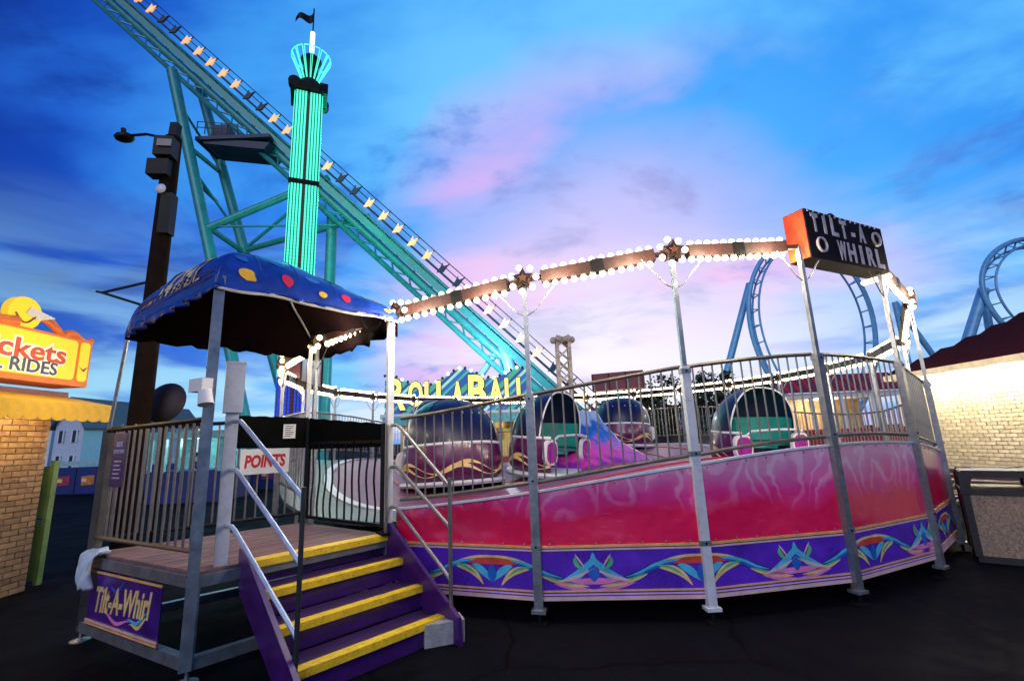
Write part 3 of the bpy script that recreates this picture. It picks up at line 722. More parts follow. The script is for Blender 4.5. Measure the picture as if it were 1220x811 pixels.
o = t.build('concrete_block', conc); md = o.modifiers.new('b', 'BEVEL'); md.width = .008; md.segments = 2; tag(o, 'grey concrete block under the foot of the purple stairs', 'block')

# ------------------------------------------------------------------ canopy
cn = thing('fabric_canopy', Z((A + B + C + Dq) / 4, 3.1), 'domed dark blue fabric canopy with coloured spots over the entrance', 'canopy')
EZ = {0: 3.12, 1: 3.22, 2: 3.20, 3: 3.12}
Ao, Bo, Co, Do = A + xAB * .16, B + V((0, -.08, 0)), C + V((.08, .0, 0)), Dq + V((0, .12, 0))
def can(s, t, lift=0.):       # s: A->B, t: AB -> DC
    p = Ao.lerp(Bo, s).lerp(Do.lerp(Co, s), t)
    ez = (EZ[0] * (1 - s) + EZ[1] * s) * (1 - t) + (EZ[3] * (1 - s) + EZ[2] * s) * t
    a, b = abs(2 * s - 1), abs(2 * t - 1)
    h = .36 * (1 - max(a, b) ** 9) ** .5 + .40 * (1 - a ** 2) * (1 - b ** 2) + .08 * (1 - s) * (1 - b ** 4) * (1 - a ** 7)
    h *= 1 - .52 * t
    h += .012 * math.sin(s * 23 + 4 * t) * math.sin(t * 17) + .02 * (math.sin(9 * s) * math.sin(7 * t))
    return Z(p, ez + h + lift)
def can_n(s, t):
    e = .01; s = min(max(s, e), 1 - e); t = min(max(t, e), 1 - e)
    return (can(s + e, t) - can(s - e, t)).cross(can(s, t + e) - can(s, t - e)).normalized()
cv_m = mat('blue_canopy_vinyl', (.006, .035, .27), .36, var=.35, vscale=5, coat=.25, bump=.25, bscale=8)
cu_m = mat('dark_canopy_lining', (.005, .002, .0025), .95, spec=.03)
NG = 44
def easing(x): return .5 - .5 * math.cos(math.pi * x)
vs = [can(easing(i / NG), easing(j / NG)) for i in range(NG + 1) for j in range(NG + 1)]; fs = []
for i in range(NG):
    for j in range(NG): a = i * (NG + 1) + j; fs.append((a, a + NG + 1, a + NG + 2, a + 1))
t = MB(); t.add(vs, fs); top = t.build('canopy_top', cv_m, cn, True)
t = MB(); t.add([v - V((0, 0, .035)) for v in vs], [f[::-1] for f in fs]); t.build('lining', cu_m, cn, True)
# hanging valance
def valance(f, n, drop, name, m):
    vs = []; fs = []
    for i in range(n + 1):
        p, q = f(i / n); dz = drop(i / n)
        nn = (q - p); nn.z = 0
        for j in range(4): vs.append(p + V((0, 0, -dz * j / 3)) + V((.012 * math.sin(i * 1.3), -.012 * math.cos(i * 1.7), 0)) * j)
    for i in range(n):
        for j in range(3): a = 4 * i + j; fs.append((a, a + 4, a + 5, a + 1))
    t = MB(); t.add(vs, fs); o = t.build(name, m, cn, True); md = o.modifiers.new('s', 'SOLIDIFY'); md.thickness = .008
valance(lambda u: (can(u, 0), can(u, .1)), 30, lambda u: .12 + .004 * math.sin(u * 40) - .07 * u, 'valance', cv_m)
valance(lambda u: (can(1, u), can(.9, u)), 30, lambda u: .045 + .008 * math.sin(u * 50), 'valance', cv_m)
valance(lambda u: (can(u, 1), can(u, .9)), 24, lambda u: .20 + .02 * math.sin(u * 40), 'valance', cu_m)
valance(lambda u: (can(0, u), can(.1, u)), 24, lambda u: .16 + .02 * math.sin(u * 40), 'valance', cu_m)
t = MB(); t.tube([can(1, i / 20) + V((.012, -.012, -.045)) for i in range(21)], .014, 6); t.build('edge_rope', mat('pale_rope', (.55, .50, .42), .8), cn, True)
for tt in (.2, .4, .6, .8):
    t = MB(); t.tube([can(.02 + .96 * i / 40, tt) + V((0, 0, .001)) for i in range(41)], .005, 5); t.build('seam', cv_m, cn, True)
for ss in (.33, .67):
    t = MB(); t.tube([can(ss, .02 + .96 * i / 40) + V((0, 0, .001)) for i in range(41)], .005, 5); t.build('seam', cv_m, cn, True)
for ss, tt in ((0, 0), (1, 0), (1, 1), (0, 1)):
    t = MB(); t.tube([can(ss + (.5 - ss) * i / 12, tt + (.5 - tt) * i / 12) - V((0, 0, .07)) for i in range(1, 13)], .014, 6); t.build('frame_rib', steel, cn, True)
# spots painted on the vinyl
def spot(s, t_, rs_, rt, m, half=False):
    mb = MB(); vs = []; n = 20
    for rr_ in (0., .5, 1.):
        for i in range(n):
            a = 2 * math.pi * i / n; y = math.sin(a); rr_ *= 1 + (.22 * math.sin(3 * a + 9 * t_) + .12 * math.sin(5 * a + 31 * s)) * (rr_ > .9) * 1.0
            ss, tt = min(.997, s + rs_ * rr_ * math.cos(a)), t_ + rt * rr_ * y
            vs.append(can(ss, tt) + can_n(ss, tt) * .008)
    fs = []
    for k in range(2):
        for i in range(n): fs.append((k * n + i, k * n + (i + 1) % n, (k + 1) * n + (i + 1) % n, (k + 1) * n + i))
    mb.add(vs, fs); mb.build('painted_spot', m, cn, True)
sp_y = mat('yellow_spot', (.75, .42, .03), .4, var=.2); sp_p = mat('pink_spot', (.55, .05, .28), .4, var=.2); sp_t = mat('bright_blue_spot', (.02, .14, .50), .4, var=.3); sp_r = mat('red_spot', (.50, .02, .06), .4, var=.2)
for s_, t_, a_, b_, m_ in ((.988, .13, .010, .045, sp_y), (.80, .22, .05, .05, sp_p), (.985, .33, .012, .035, sp_r), (.84, .62, .05, .07, sp_p), (.992, .52, .007, .035, sp_y), (.985, .66, .012, .035, sp_r), (.993, .93, .006, .035, sp_y), (.90, .88, .03, .05, sp_r), (.93, .30, .02, .05, sp_t), (.95, .48, .02, .06, sp_t), (.90, .75, .02, .06, sp_t), (.94, .12, .015, .03, sp_t), (.40, .35, .05, .05, sp_y), (.35, .7, .05, .05, sp_r)):
    spot(s_, t_, a_, b_, m_)
# lettering on the front slope
vs, fs = text2d('TILT-A-WHIRL', 1, 0, .012)
w_ = max(v.x for v in vs) - min(v.x for v in vs); h_ = max(v.y for v in vs) - min(v.y for v in vs)
x0 = min(v.x for v in vs); y0 = min(v.y for v in vs)
def onto(v):
    s_ = .13 + .68 * (v.x - x0) / w_; t_ = .006 + .10 * ((v.y - y0) / h_) ** 2
    return can(s_, t_) + can_n(s_, t_) * .010
t = MB(); t.add([onto(v) for v in vs], fs); t.build('lettering', mat('dull_gold_vinyl', (.74, .58, .20), .5), cn)
for j in range(3):
    t = MB(); t.tube([can(.06 + .88 * i / 24, .004 + .006 * j) + can_n(.5, .02) * .004 + V((0, 0, .01 * math.sin(i * .5))) for i in range(25)], .006, 5); t.build('fabric_fold', cv_m, cn, True)
# drooping cable under the canopy
cb_ = MB(); p0, p1 = can(.8, .85) - V((0, 0, .1)), can(.97, .93) - V((0, 0, .1))
cb_.tube([p0.lerp(p1, i / 12) - V((0, 0, .24 * math.sin(math.pi * i / 12))) for i in range(13)], .007, 5); cb_.build('drooping_cable', black_m, cn, True)
cb_ = MB(); cb_.bar(can(1, 1) + V((-.02, 0, .02)), pk(-2, RR + .015, zbeam(-2)), .05, .05); cb_.build('beam_coupling', black_m, cn)

# ------------------------------------------------------------------ the ride's cars
def make_car():
    root = thing('ride_car', (0, 0, 0), 'x', 'ride car'); PI = math.pi
    r_ = .85; a0, a1 = PI / 2 - R(112), PI / 2 + R(112)
    t = MB(); t.lathe([(0, .03), (.92, .03), (.95, .07), (.92, .11), (0, .11)], (0, 0, 0), 28); t.build('turntable', steel_w, root, True)
    t = MB(); t.lathe([(.80, .11), (.88, .2), (.90, .45), (.86, .70), (.80, .70), (.84, .45), (.80, .2)], (0, 0, 0), 30, 0, a0, a1); tub = t.build('tub', carpurple, root, True)
    t = MB(); t.tube([(.85 * math.cos(a0 + (a1 - a0) * i / 30), .85 * math.sin(a0 + (a1 - a0) * i / 30), .71) for i in range(31)], .028, 8); t.build('rim', white_m, tub, True)
    for dz, ph, m in ((.0, 0, gold_p), (-.05, .8, gold_p)):
        t = MB(); n = 40; vs = []; fs = []
        for i in range(n + 1):
            a = a0 + (a1 - a0) * i / n; z = .32 + dz + .09 * math.sin(a * 5 + ph); w_ = .018 * (1.2 + math.sin(a * 5 + 1))
            vs += [(.908 * math.cos(a), .908 * math.sin(a), z - w_), (.908 * math.cos(a), .908 * math.sin(a), z + w_)]
        for i in range(n): fs.append((2 * i, 2 * i + 2, 2 * i + 3, 2 * i + 1))
        t.add(vs, fs); t.build('painted_swirl', m, tub)
    # hood: back half of an ellipsoid that leans over the seat
    t = MB(); vs = []; fs = []; na, nb = 28, 12
    for sh in (1., .955):
        for j in range(nb + 1):
            e = PI / 2 * j / nb
            for i in range(na + 1):
                a = PI / 2 - R(98) + R(196) * i / na
                x, y, z = .86 * math.cos(a) * math.cos(e) ** .8, .86 * math.sin(a) * math.cos(e) ** .8, .84 * math.sin(e)
                y -= .10 * math.sin(e)
                vs.append((x * sh, y * sh, .72 + z * sh))
    w_ = na + 1
    for b_ in (0, (nb + 1) * w_):
        for j in range(nb):
            for i in range(na):
                q = b_ + j * w_ + i; f = (q, q + 1, q + w_ + 1, q + w_); fs.append(f if b_ == 0 else f[::-1])
    hv = [V(v) for v in vs]
    t.add(vs, fs); hd = t.build('hood', navy, root, 'all')
    for i_ in (0, na):
        t = MB(); t.tube([hv[j * w_ + i_] for j in range(nb + 1)], .016, 6); t.build('hood_trim', white_m, hd, True)
    for i_ in (7, 14, 21):
        t = MB(); t.tube([hv[j * w_ + i_] * 1.002 for j in range(nb)], .007, 5); t.build('hood_seam', black_m, hd, True)
    for k_ in range(9):
        v_ = hv[5 * w_ + 6 + 2 * k_]; t = MB(); t.sphere(v_ + V((v_.x, v_.y, 0)) * .01, .02, 6, 4); t.build('marker_light', palepink, hd)
    t = MB(); t.lathe([(.40, .36), (.42, .42), (.70, .42), (.76, .40), (.78, .95), (.73, .97), (.70, .5)], (0, 0, 0), 28, 0, PI / 2 - R(100), PI / 2 + R(100)); t.build('bench', teal_seat, root, True)
    for s_ in (-1, 1):
        a = PI / 2 + s_ * R(112); c_ = V((.80 * math.cos(a), .80 * math.sin(a) - .02, .46))
        disc = [(.22 * math.copysign(abs(math.cos(i * PI / 10)) ** .7, math.cos(i * PI / 10)), .22 * math.copysign(abs(math.sin(i * PI / 10)) ** .7, math.sin(i * PI / 10))) for i in range(20)]
        t = MB(); t.prism(disc, c_, (1, 0, 0), (0, 0, 1), .07); md = t.build('armrest', white_m, root)
        t = MB(); t.prism([(p[0] * .82, p[1] * .82) for p in disc], c_ + V((0, -.008, 0)), (1, 0, 0), (0, 0, 1), .01); t.build('medallion', magenta, md)
    t = MB(); t.tube([(-.72, -.28, .62), (-.55, -.34, .74), (0, -.42, .76), (.55, -.34, .74), (.72, -.28, .62)], .022, 8); t.build('lap_bar', steel_w, root, True)
    return root
car = make_car()
def floor_z(x, y):
    r_ = math.hypot(x - CX, y - CY); return 1.15 + (ztop(k_of(x, y)) - 1.27) * min(1, r_ / 5) - .03
spots = [(-1.15, 8.75, R(205), 'plum and navy ride car turned with its closed hood toward the stairs'),
         (.72, 9.3, R(58), 'ride car with teal bench half turned between fence posts'),
         (4.75, 9.5, R(22), 'ride car with its open teal bench facing the fence'),
         (6.1, 12.3, R(80), 'ride car with blue hood at the far right of the platform'),
         (3.2, 14.6, R(150), 'ride car at the back of the platform behind the flame-painted cone'),
         (-2.0, 12.4, R(250), 'ride car behind the navy hood on the left rear of the platform')]
for i, (x, y, a, lb) in enumerate(spots):
    o = car if i == 0 else copy_tree(car)
    o.location = (x, y, floor_z(x, y)); o.rotation_euler = (R(4), 0, a); tag(o, lb, 'ride car', 'cars on the tilting platform')

# ------------------------------------------------------------------ name sign on the ring
sgn_m = mat('black_sign_face', (.010, .007, .010), .75, var=.3, spec=.12); sgn_e = mat('bulb_lit_sign_side', (.50, .055, .015), .45, var=.35, dirt=.15)  # side colour carries the orange bulb light falling on the end face
dim = mat('dim_grey_letters', (.52, .46, .50), .5, var=.3, dirt=.3)
a, b = pk(1, RR + .10), pk(2, RR + .10); d = (b - a).normalized(); n = V((d.y, -d.x, 0)); zb_, zt_ = 3.66, 4.27
a = a + d * .10; Ls = 1.60
sg = thing('name_sign', Z(a + d * Ls / 2, zb_), 'dark box sign reading TILT-A WHIRL raised over the ride fence', 'sign')
t = MB(); t.hexa([Z(a - n * .26, zb_), Z(a, zb_), Z(a + d * Ls, zb_), Z(a + d * Ls - n * .26, zb_), Z(a - n * .26, zt_), Z(a, zt_), Z(a + d * Ls, zt_), Z(a + d * Ls - n * .26, zt_)]); t.build('sign_box', sgn_m, sg)
t = MB(); t.hexa([Z(a - d * .012 - n * .255, zb_ + .01), Z(a - d * .012 - n * .01, zb_ + .01), Z(a - d * .001 - n * .01, zb_ + .01), Z(a - d * .001 - n * .255, zb_ + .01), Z(a - d * .012 - n * .255, zt_ - .01), Z(a - d * .012 - n * .01, zt_ - .01), Z(a - d * .001 - n * .01, zt_ - .01), Z(a - d * .001 - n * .255, zt_ - .01)]); t.build('end_plate', sgn_e, sg)
def slet(body, cx_, cz, size, w):
    t = MB(); text_on(t, body, Z(a + d * cx_ + n * .004, cz), d, (0, 0, 1), size, .003, .012, width=w); t.build('letter', dim, sg)
for i, ch in enumerate('TILT-A'): slet(ch, .16 + .19 * i, 4.10, .31, .08 if ch in '-' else (.05 if ch == 'I' else .135))
for i, ch in enumerate('WHIRL'): slet(ch, .62 + .20 * i, 3.81, .33, .06 if ch == 'I' else .16)
for cx_, cz in ((.22, 3.84), (1.42, 4.09)):
    t = MB(); o_ = Z(a + d * cx_ + n * .012, cz)
    t.tube([o_ + d * .085 * math.cos(i * math.pi / 12) + V((0, 0, .085 * math.sin(i * math.pi / 12))) for i in range(24)], .016, 6, closed=True); t.build('bulb_ring', dim, sg, True)
for i in range(14):
    t = MB(); u = .06 + 1.38 * i / 13; t.box(Z(a + d * u + n * .006, zt_ - .02), (.02, .01, .02), math.atan2(d.y, d.x)); t.build('rivet', dim, sg)
t = MB(); o_ = Z(a + d * .72 - n * .1, zt_ + .02); t.tube([o_ + d * .09 * math.cos(i * math.pi / 8) + V((0, 0, .08 * math.sin(i * math.pi / 8))) for i in range(9)], .012, 6); t.build('lifting_eye', black_m, sg, True)
t = MB(); jb = []
for i in range(12):
    p = Z(a + d * (Ls + .02 + .005 * (i % 2)) - n * (.03 + .027 * i), zb_ - .03); inst(bulb_me, 'bulb', sg, p)
lamp('bulb_glow', Z(a - d * .16 - n * .12, zb_ + .02), 14, (1, .66, .34), .08, sg)
# the backs of two more signs, across the ring
def backsign(p, q, z0, z1, label):
    d = (q - p).normalized(); n = V((d.y, -d.x, 0)); t = thing('sign_box', Z((p + q) / 2, z0), label, 'sign')
    m_ = MB(); m_.hexa([Z(p - n * .16, z0), Z(p + n * .16, z0), Z(q + n * .16, z0), Z(q - n * .16, z0), Z(p - n * .16, z1), Z(p + n * .16, z1), Z(q + n * .16, z1), Z(q - n * .16, z1)]); m_.build('sign_back', maroon, t)
    for u in (0, .33, .66, 1):
        m_ = MB(); m_.bar(Z(p.lerp(q, u) - n * .165, z0 + .01), Z(p.lerp(q, u) - n * .165, z1 - .01), .03); m_.build('batten', black_m, t)
        m_ = MB(); m_.bar(Z(p.lerp(q, u) + n * .165, z0 + .01), Z(p.lerp(q, u) + n * .165, z1 - .01), .03); m_.build('batten', black_m, t)
backsign(pk(9.75, RR), pk(10.85, RR), 3.30, 3.92, 'dark maroon sign box seen from behind over the far fence')
backsign(pk(-6.35, RR), pk(-5.5, RR), 3.15, 3.85, 'maroon sign box hanging on the ring beyond the entrance gate')

# ------------------------------------------------------------------ drop tower
TY = 30.0; tb = px(350, 500, TY); TX = -14.15
tw = thing('drop_tower', (TX, TY, 0), 'tall drop tower striped with green lights and crowned by a fan', 'tower ride')
led_g = mat('green_led', (.05, .9, .6), .4, emit=.75, ecol=(.10, .95, .60), var=0)
led_b = mat('blue_led', (.04, .05, .5), .4, emit=.5, ecol=(.04, .06, .75), var=0)
mast_m = mat('dark_teal_mast', (.02, .16, .13), .5)
t = MB(); ht = 27.0
w0 = 1.25
t.box((TX, TY, ht / 2), (w0 * 1.4, w0 * 1.4, ht), R(45 - 22)); t.build('mast', mast_m, tw)
for zc in (6.8, 19.5):
    t = MB(); t.box((TX, TY, zc), (1.95, 1.95, .32), R(23)); t.build('collar', black_m, tw)
rot = M.Rotation(R(23), 3, 'Z')
for face in range(4):
    fr = rot @ M.Rotation(face * math.pi / 2, 3, 'Z')
    for off in (-.74, -.55, -.36, -.17, .17, .36, .55, .74):
        for z0, z1, m_, nm in ((6.2, 26.6, led_g, 'light_strip'), (1.2, 6.0, led_b, 'light_strip')):
            t = MB(); z = z0
            while z < z1:
                c_ = V((TX, TY, 0)) + fr @ V((off, -.905, 0)); c_.z = z
                t.box(c_, (.12, .06, .21), R(23) + face * math.pi / 2); z += .25
            o = t.build(nm, m_, tw); o['kind'] = 'stuff'
    t = MB(); c_ = V((TX, TY, 0)) + fr @ V((0, -.905, 0)); t.box((c_.x, c_.y, 13), (.14, .07, 26), R(23) + face * math.pi / 2); t.build('guide_rail', mat('rust_rail', (.18, .06, .03), .6), tw)
    t = MB(); t.bar(V((TX, TY, 26.9)) + fr @ V((-1.0, -1.05, 0)), V((TX, TY, 26.9)) + fr @ V((1.0, -1.05, 0)), .35, .5); t.tube([V((TX, TY, 27.0)) + fr @ V((-.95, -.7, 0)), V((TX, TY, 27.0)) + fr @ V((-.95, -1.25, 0))], .42, 10); t.build('pulley_housing', black_m, tw)
t = MB(); t.lathe([(.0, 27.0), (1.0, 27.05), (.9, 27.7), (.55, 28.1), (.5, 29.4), (.75, 29.9), (.3, 30.4), (0, 30.4)], (TX, TY, 0), 12); t.build('crown_core', black_m, tw, True)
for i in range(14):
    a = i * 2 * math.pi / 14; dx, dy = math.cos(a), math.sin(a); t = MB()
    for s_ in (-.09, .09):
        t.bar((TX + .5 * dx - s_ * dy, TY + .5 * dy + s_ * dx, 28.0), (TX + 1.35 * dx - s_ * 2.6 * dy, TY + 1.35 * dy + s_ * 2.6 * dx, 30.1), .05)
    t.bar((TX + 1.35 * dx + .24 * dy, TY + 1.35 * dy - .24 * dx, 30.1), (TX + 1.35 * dx - .24 * dy, TY + 1.35 * dy + .24 * dx, 30.1), .06); t.build('crown_fan', led_g, tw)
t = MB(); t.tube([(TX, TY, 30.4), (TX, TY, 32.4)], .17, 10); t.build('lit_finial', mat('lit_white_tube', (.9, .95, 1), .4, emit=1.1, ecol=(.8, .93, 1), var=0), tw)
t = MB(); t.tube([(TX, TY, 32.4), (TX, TY, 34.6)], .05, 6); t.build('flag_pole', black_m, tw)
t = MB(); vs = []; fs = []
for i in range(9):
    for j in range(3): vs.append((TX - .18 * i, TY + .16 * math.sin(i * .9), 34.3 - .42 * j - .04 * i * (1 if j == 0 else -.5) - .1 * math.sin(i * .8)))
for i in range(8):
    for j in range(2): q = 3 * i + j; fs.append((q, q + 1, q + 4, q + 3))
t.add(vs, fs); o = t.build('flag', black_m, tw); md = o.modifiers.new('s', 'SOLIDIFY'); md.thickness = .02
t = MB(); t.lathe([(0, 0), (2.6, 0), (2.6, .5), (2.2, .9), (0, .9)], (TX, TY, 0), 16); t.build('base', mat('yellow_grey_base', (.35, .33, .22), .6), tw)
for z in (9, 14.5, 20, 25): lamp('led_glow', (TX + .2, TY + 3.4, z), 380, (.05, 1, .65), .8, tw)

# ------------------------------------------------------------------ roller coaster
YC = 41.0
co = thing('roller_coaster', (-18, YC, 0), 'teal steel roller coaster with lit lift hill and blue loop', 'roller coaster')
def poly_track(pts, name, m_spine, m_rail, side, up_of, gauge=.55, tie=1.15, spine_d=.85, spine_r=.33, par=co):
    """pts: dense centreline; side: rail offset direction; up_of(i): direction from spine to rails"""
    n = len(pts)
    t = MB(); t.tube([p - up_of(i) * spine_d for i, p in enumerate(pts)], spine_r, 10); tr = t.build(name, m_spine, par, True)
    for s_ in (-1, 1):
        t = MB(); t.tube([p + side(i) * gauge * s_ for i, p in enumerate(pts)], .10, 8); t.build('rail', m_rail, tr, True)
    acc = 0
    for i in range(1, n):
        acc += (pts[i] - pts[i - 1]).length
        if acc > tie:
            acc = 0; t = MB(); b_ = pts[i] - up_of(i) * (spine_d - spine_r * .6)
            t.bar(pts[i] + side(i) * gauge, b_, .10); t.bar(pts[i] - side(i) * gauge, b_, .10); t.bar(pts[i] - side(i) * gauge, pts[i] + side(i) * gauge, .08); t.build('tie', m_rail, tr)
    return tr
ctl = [px(127, -20, YC), px(200, 57, YC), px(300, 152, YC), px(450, 268, YC), px(560, 362, YC), px(648, 446, YC), px(700, 494, YC)]
# smooth the pixel estimates into one straight 45-degree lift
p0, p1 = ctl[0], ctl[-1]; lift = [p0.lerp(p1, i / 60) for i in range(61)]
e = (p1 - p0).normalized()
for i in range(1, 14):
    a = i / 13; dirv = (e * (1 - a) + V((1, .0, 0)) * a).normalized(); lift.append(lift[-1] + dirv * 1.0)
for i in range(6): lift.append(lift[-1] + V((1, 0, .02)))
YV = V((0, 1, 0)); nup = V((-e.z, 0, e.x)); nup = nup if nup.z > 0 else -nup
lt = poly_track(lift, 'lift_track', teal_st, teal_st, lambda i: YV, lambda i: nup, gauge=.75, spine_d=1.25, spine_r=.42)
# second girder and lacing under the track
t = MB(); t.tube([p - nup * 2.3 - YV * .6 for p in lift[:61]], .24, 8); t.build('lower_chord', teal_st, lt, True)
t = MB(); t.bar(p0 - nup * .55 - YV * .72, p1 - nup * .55 - YV * .72, .10, .62, up=nup); t.build('side_plate', teal_st, lt)
t = MB()
for i in range(0, 58, 2):
    t.bar(lift[i] - nup * 1.5 - YV * .2, lift[i + 1] - nup * 2.2 - YV * .6, .12); t.bar(lift[i + 1] - nup * 2.2 - YV * .6, lift[i + 2] - nup * 1.5 - YV * .2, .12)
o = t.build('lacing', teal_st, lt); o['kind'] = 'stuff'
# catwalk with hand rail and arrow lamps
cw = nup * .55 - YV * 1.15
t = MB(); t.bar(p0 + cw, p1 + cw, .7, .10, up=nup); wk = t.build('catwalk', navy_st, co)
for h_ in (.55, 1.05):
    t = MB(); t.tube([p0 + cw - YV * .3 + nup * h_, p1 + cw - YV * .3 + nup * h_], .045, 6); t.build('hand_rail', navy_st, wk)
lamp_o = mat('orange_catwalk_lamp', (1, .55, .30), .5, emit=.8, ecol=(1, .36, .10), var=0)
LTOT = (p1 - p0).length; NL = 36
for i in range(NL):
    c_ = p0.lerp(p1, (i + .5) / NL) + cw - YV * .3; t = MB(); t.bar(c_, c_ + nup * 1.1, .09); t.build('stanchion', navy_st, wk)
    t = MB(); t.prism([(-.50, .1), (.1, .1), (.55, .75), (.1, .62), (.05, .98), (-.18, .55)], c_ - YV * .1 + V((.1, 0, -.1)), (1, 0, 0), (0, 0, 1), .16)
    t.build('arrow_lamp', lamp_o if i % 7 not in (5, 6) else navy_st, wk)
# supports, each tube its own piece
def strut(a, b, r_, m_, name='support_leg'):
    t = MB(); t.tube([a, b], r_, 10); return t.build(name, m_, co, True)
Y1, Y2 = YC - 2.5, YC + 2.5
def P(x, y, Y): return px(x, y, Y)
def down(p, q):                    # continue a leg to the ground
    d = q - p; return p + d * ((0 - p.z) / d.z)
l1a, l1b = P(205, 84, Y1), P(250, 300, Y1); strut(l1a, down(l1a, l1b), .48, teal_st)
l2a, l2b = P(236, 94, Y2), P(292, 302, Y2); strut(l2a, down(l2a, l2b), .48, teal_st)
strut(P(225, 175, Y1), P(262, 205, Y2), .22, teal_st, 'brace'); strut(P(232, 215, Y1), P(258, 240, Y2), .18, teal_st, 'brace')
strut(P(205, 110, Y1), P(262, 200, Y2), .12, teal_st, 'brace'); strut(P(222, 190, Y1), P(285, 280, Y2), .12, teal_st, 'brace')
strut(P(248, 272, Y1), P(392, 212, YC), .34, teal_st, 'brace'); strut(P(250, 272, Y1), P(290, 300, Y2), .26, teal_st, 'brace')
strut(P(285, 300, Y2), P(440, 258, YC), .28, teal_st, 'brace'); strut(P(290, 298, Y2), P(392, 214, YC), .16, teal_st, 'brace')
strut(P(252, 270, Y1), P(420, 268, YC), .10, teal_st, 'brace')
l3 = P(396, 258, YC + 1); strut(l3, V((l3.x, l3.y, 0)), .50, teal_st); strut(l3, P(425, 285, YC), .3, teal_st, 'brace')
strut(P(375, 240, YC), P(404, 270, YC + 1), .2, teal_st, 'brace')
l4 = P(600, 412, YC); strut(l4, V((l4.x + 2.4, l4.y - 2, 0)), .55, blue_st); strut(l4, V((l4.x + 1.2, l4.y + 3, 0)), .55, blue_st); strut(l4 + V((-.6, 0, -.4)), V((l4.x - 7.5, l4.y + 2, 0)), .30, blue_st, 'brace')
# maintenance platform under the hill
c0, c1 = P(246, 172, YC), P(330, 178, YC)
t = MB(); t.box((c0 + c1) / 2, ((c1 - c0).length, 3.2, .35)); t.hexa([c0 + V((.8, -1.4, -.9)), c1 + V((-.5, -1.4, -.9)), c1 + V((-.5, 1.4, -.9)), c0 + V((.8, 1.4, -.9)), c0 + V((0, -1.4, -.2)), c1 + V((0, -1.4, -.2)), c1 + V((0, 1.4, -.2)), c0 + V((0, 1.4, -.2))])
mpn_ = t.build('service_platform', navy_st, co)
for Yo in (-1.5, 1.5):
    for i in range(6):
        p = c0.lerp(c1, i / 9) + V((0, Yo, .15)); t = MB(); t.bar(p, p + V((0, 0, 1.3)), .07); t.build('railing_post', navy_st, mpn_)
    for h_ in (.8, 1.4): t = MB(); t.bar(c0 + V((0, Yo, h_)), c0.lerp(c1, .56) + V((0, Yo, h_)), .06); t.build('railing', navy_st, mpn_)
t = MB(); t.box(c0 + V((1.6, 0, .9)), (1.5, 1.4, 1.4)); t.build('drive_motor', navy_st, mpn_)
# vertical loop
def loop(cx_px, cy_px, rx_px, top_px, Y, twist, name, m_, th0, th1, n=70):
    c_ = px(cx_px, cy_px, Y); rx = (px(cx_px + rx_px, cy_px, Y) - px(cx_px - rx_px, cy_px, Y)).length / 2; rz = px(cx_px, top_px, Y).z - c_.z
    pts = []
    for i in range(n + 1):
        th = th0 + (th1 - th0) * i / n; f = max(0, -math.cos(th))
        pts.append(c_ + V((rx * math.sin(th) * (1 + .0 * f), twist * (th / math.pi), rz * math.cos(th) * (1 + .18 * f))))
    return c_, rx, rz, poly_track(pts, name, m_, m_, lambda i: YV, lambda i: (c_ - pts[i]).normalized(), gauge=.60, tie=.95, spine_d=.72, spine_r=.22)
c_, rx, rz, lp = loop(970, 390, 74, 293, 44, 2.0, 'vertical_loop', blue_st, -math.pi * 1.02, math.pi * 1.02)
strut(P(893, 338, 44.5), down(P(893, 338, 44.5), P(868, 435, 44.5)), .32, blue_st); strut(P(1066, 360, 44.5), down(P(1066, 360, 44.5), P(1108, 418, 44.5)), .26, blue_st)
strut(P(1066, 360, 43.5), down(P(1066, 360, 43.5), P(1082, 430, 43.5)), .24, blue_st)
c_, rx, rz, lp = loop(1248, 350, 74, 292, 42, 1.0, 'far_loop', blue_st, -math.pi * .98, math.pi * .98)
strut(P(1172, 345, 42), down(P(1172, 345, 42), P(1152, 408, 42)), .46, blue_st); strut(P(1172, 350, 43), down(P(1172, 350, 43), P(1180, 400, 43)), .32, blue_st)
lamp('coaster_fill_light', P(570, 415, YC - 5), 2600, (.65, .85, 1), .5, co)  # unseen fill light added to brighten the lower lift hill

# ------------------------------------------------------------------ utility pole
PYo = 9.2; pt = px(207, 165, PYo); pbm = px(166, 500, PYo)
up_ = thing('utility_pole', Z((pt + pbm) / 2, 0), 'dark wooden utility pole with lamp arm and hanging boxes', 'utility pole')
axis = (pt - pbm).normalized(); foot = pbm - axis * (pbm.z / axis.z)
t = MB(); t.tube([foot, foot.lerp(pt, .5), pt], [.20, .18, .16], 14); t.build('pole', woodpole, up_, True)
q = foot.lerp(pt, .985); t = MB(); t.tube([q, q + V((-.25, 0, .16)), q + V((-.62, 0, .26)), q + V((-1.0, 0, .24))], .03, 8); arm = t.build('lamp_arm', black_m, up_, True)
t = MB(); t.sphere(q + V((-1.1, 0, .20)), .19, 10, 6, sc=(1.15, .8, .55)); t.tube([q + V((-1.1, 0, .2)), q + V((-1.15, 0, .42))], .05, 6); t.build('lamp_head', black_m, arm, True)
q = foot.lerp(pt, .955); t = MB(); t.box(q + V((.02, -.20, .0)), (.36, .28, .44), .15); t.box(q + V((-.08, -.16, -.46)), (.42, .26, .36), .1); t.build('equipment_box', black_m, up_)
t = MB(); t.box(q + V((.09, -.36, .04)), (.28, .012, .16), .15); t.build('plate', mat('grey_plate', (.25, .25, .24), .5), up_)
q = foot.lerp(pt, .84); t = MB(); t.sphere(q + V((.06, -.26, 0)), .11, 12, 6, sc=(1, .4, 1)); t.build('white_lamp', mat('pale_lamp_disc', (.75, .72, .8), .4), up_, True)
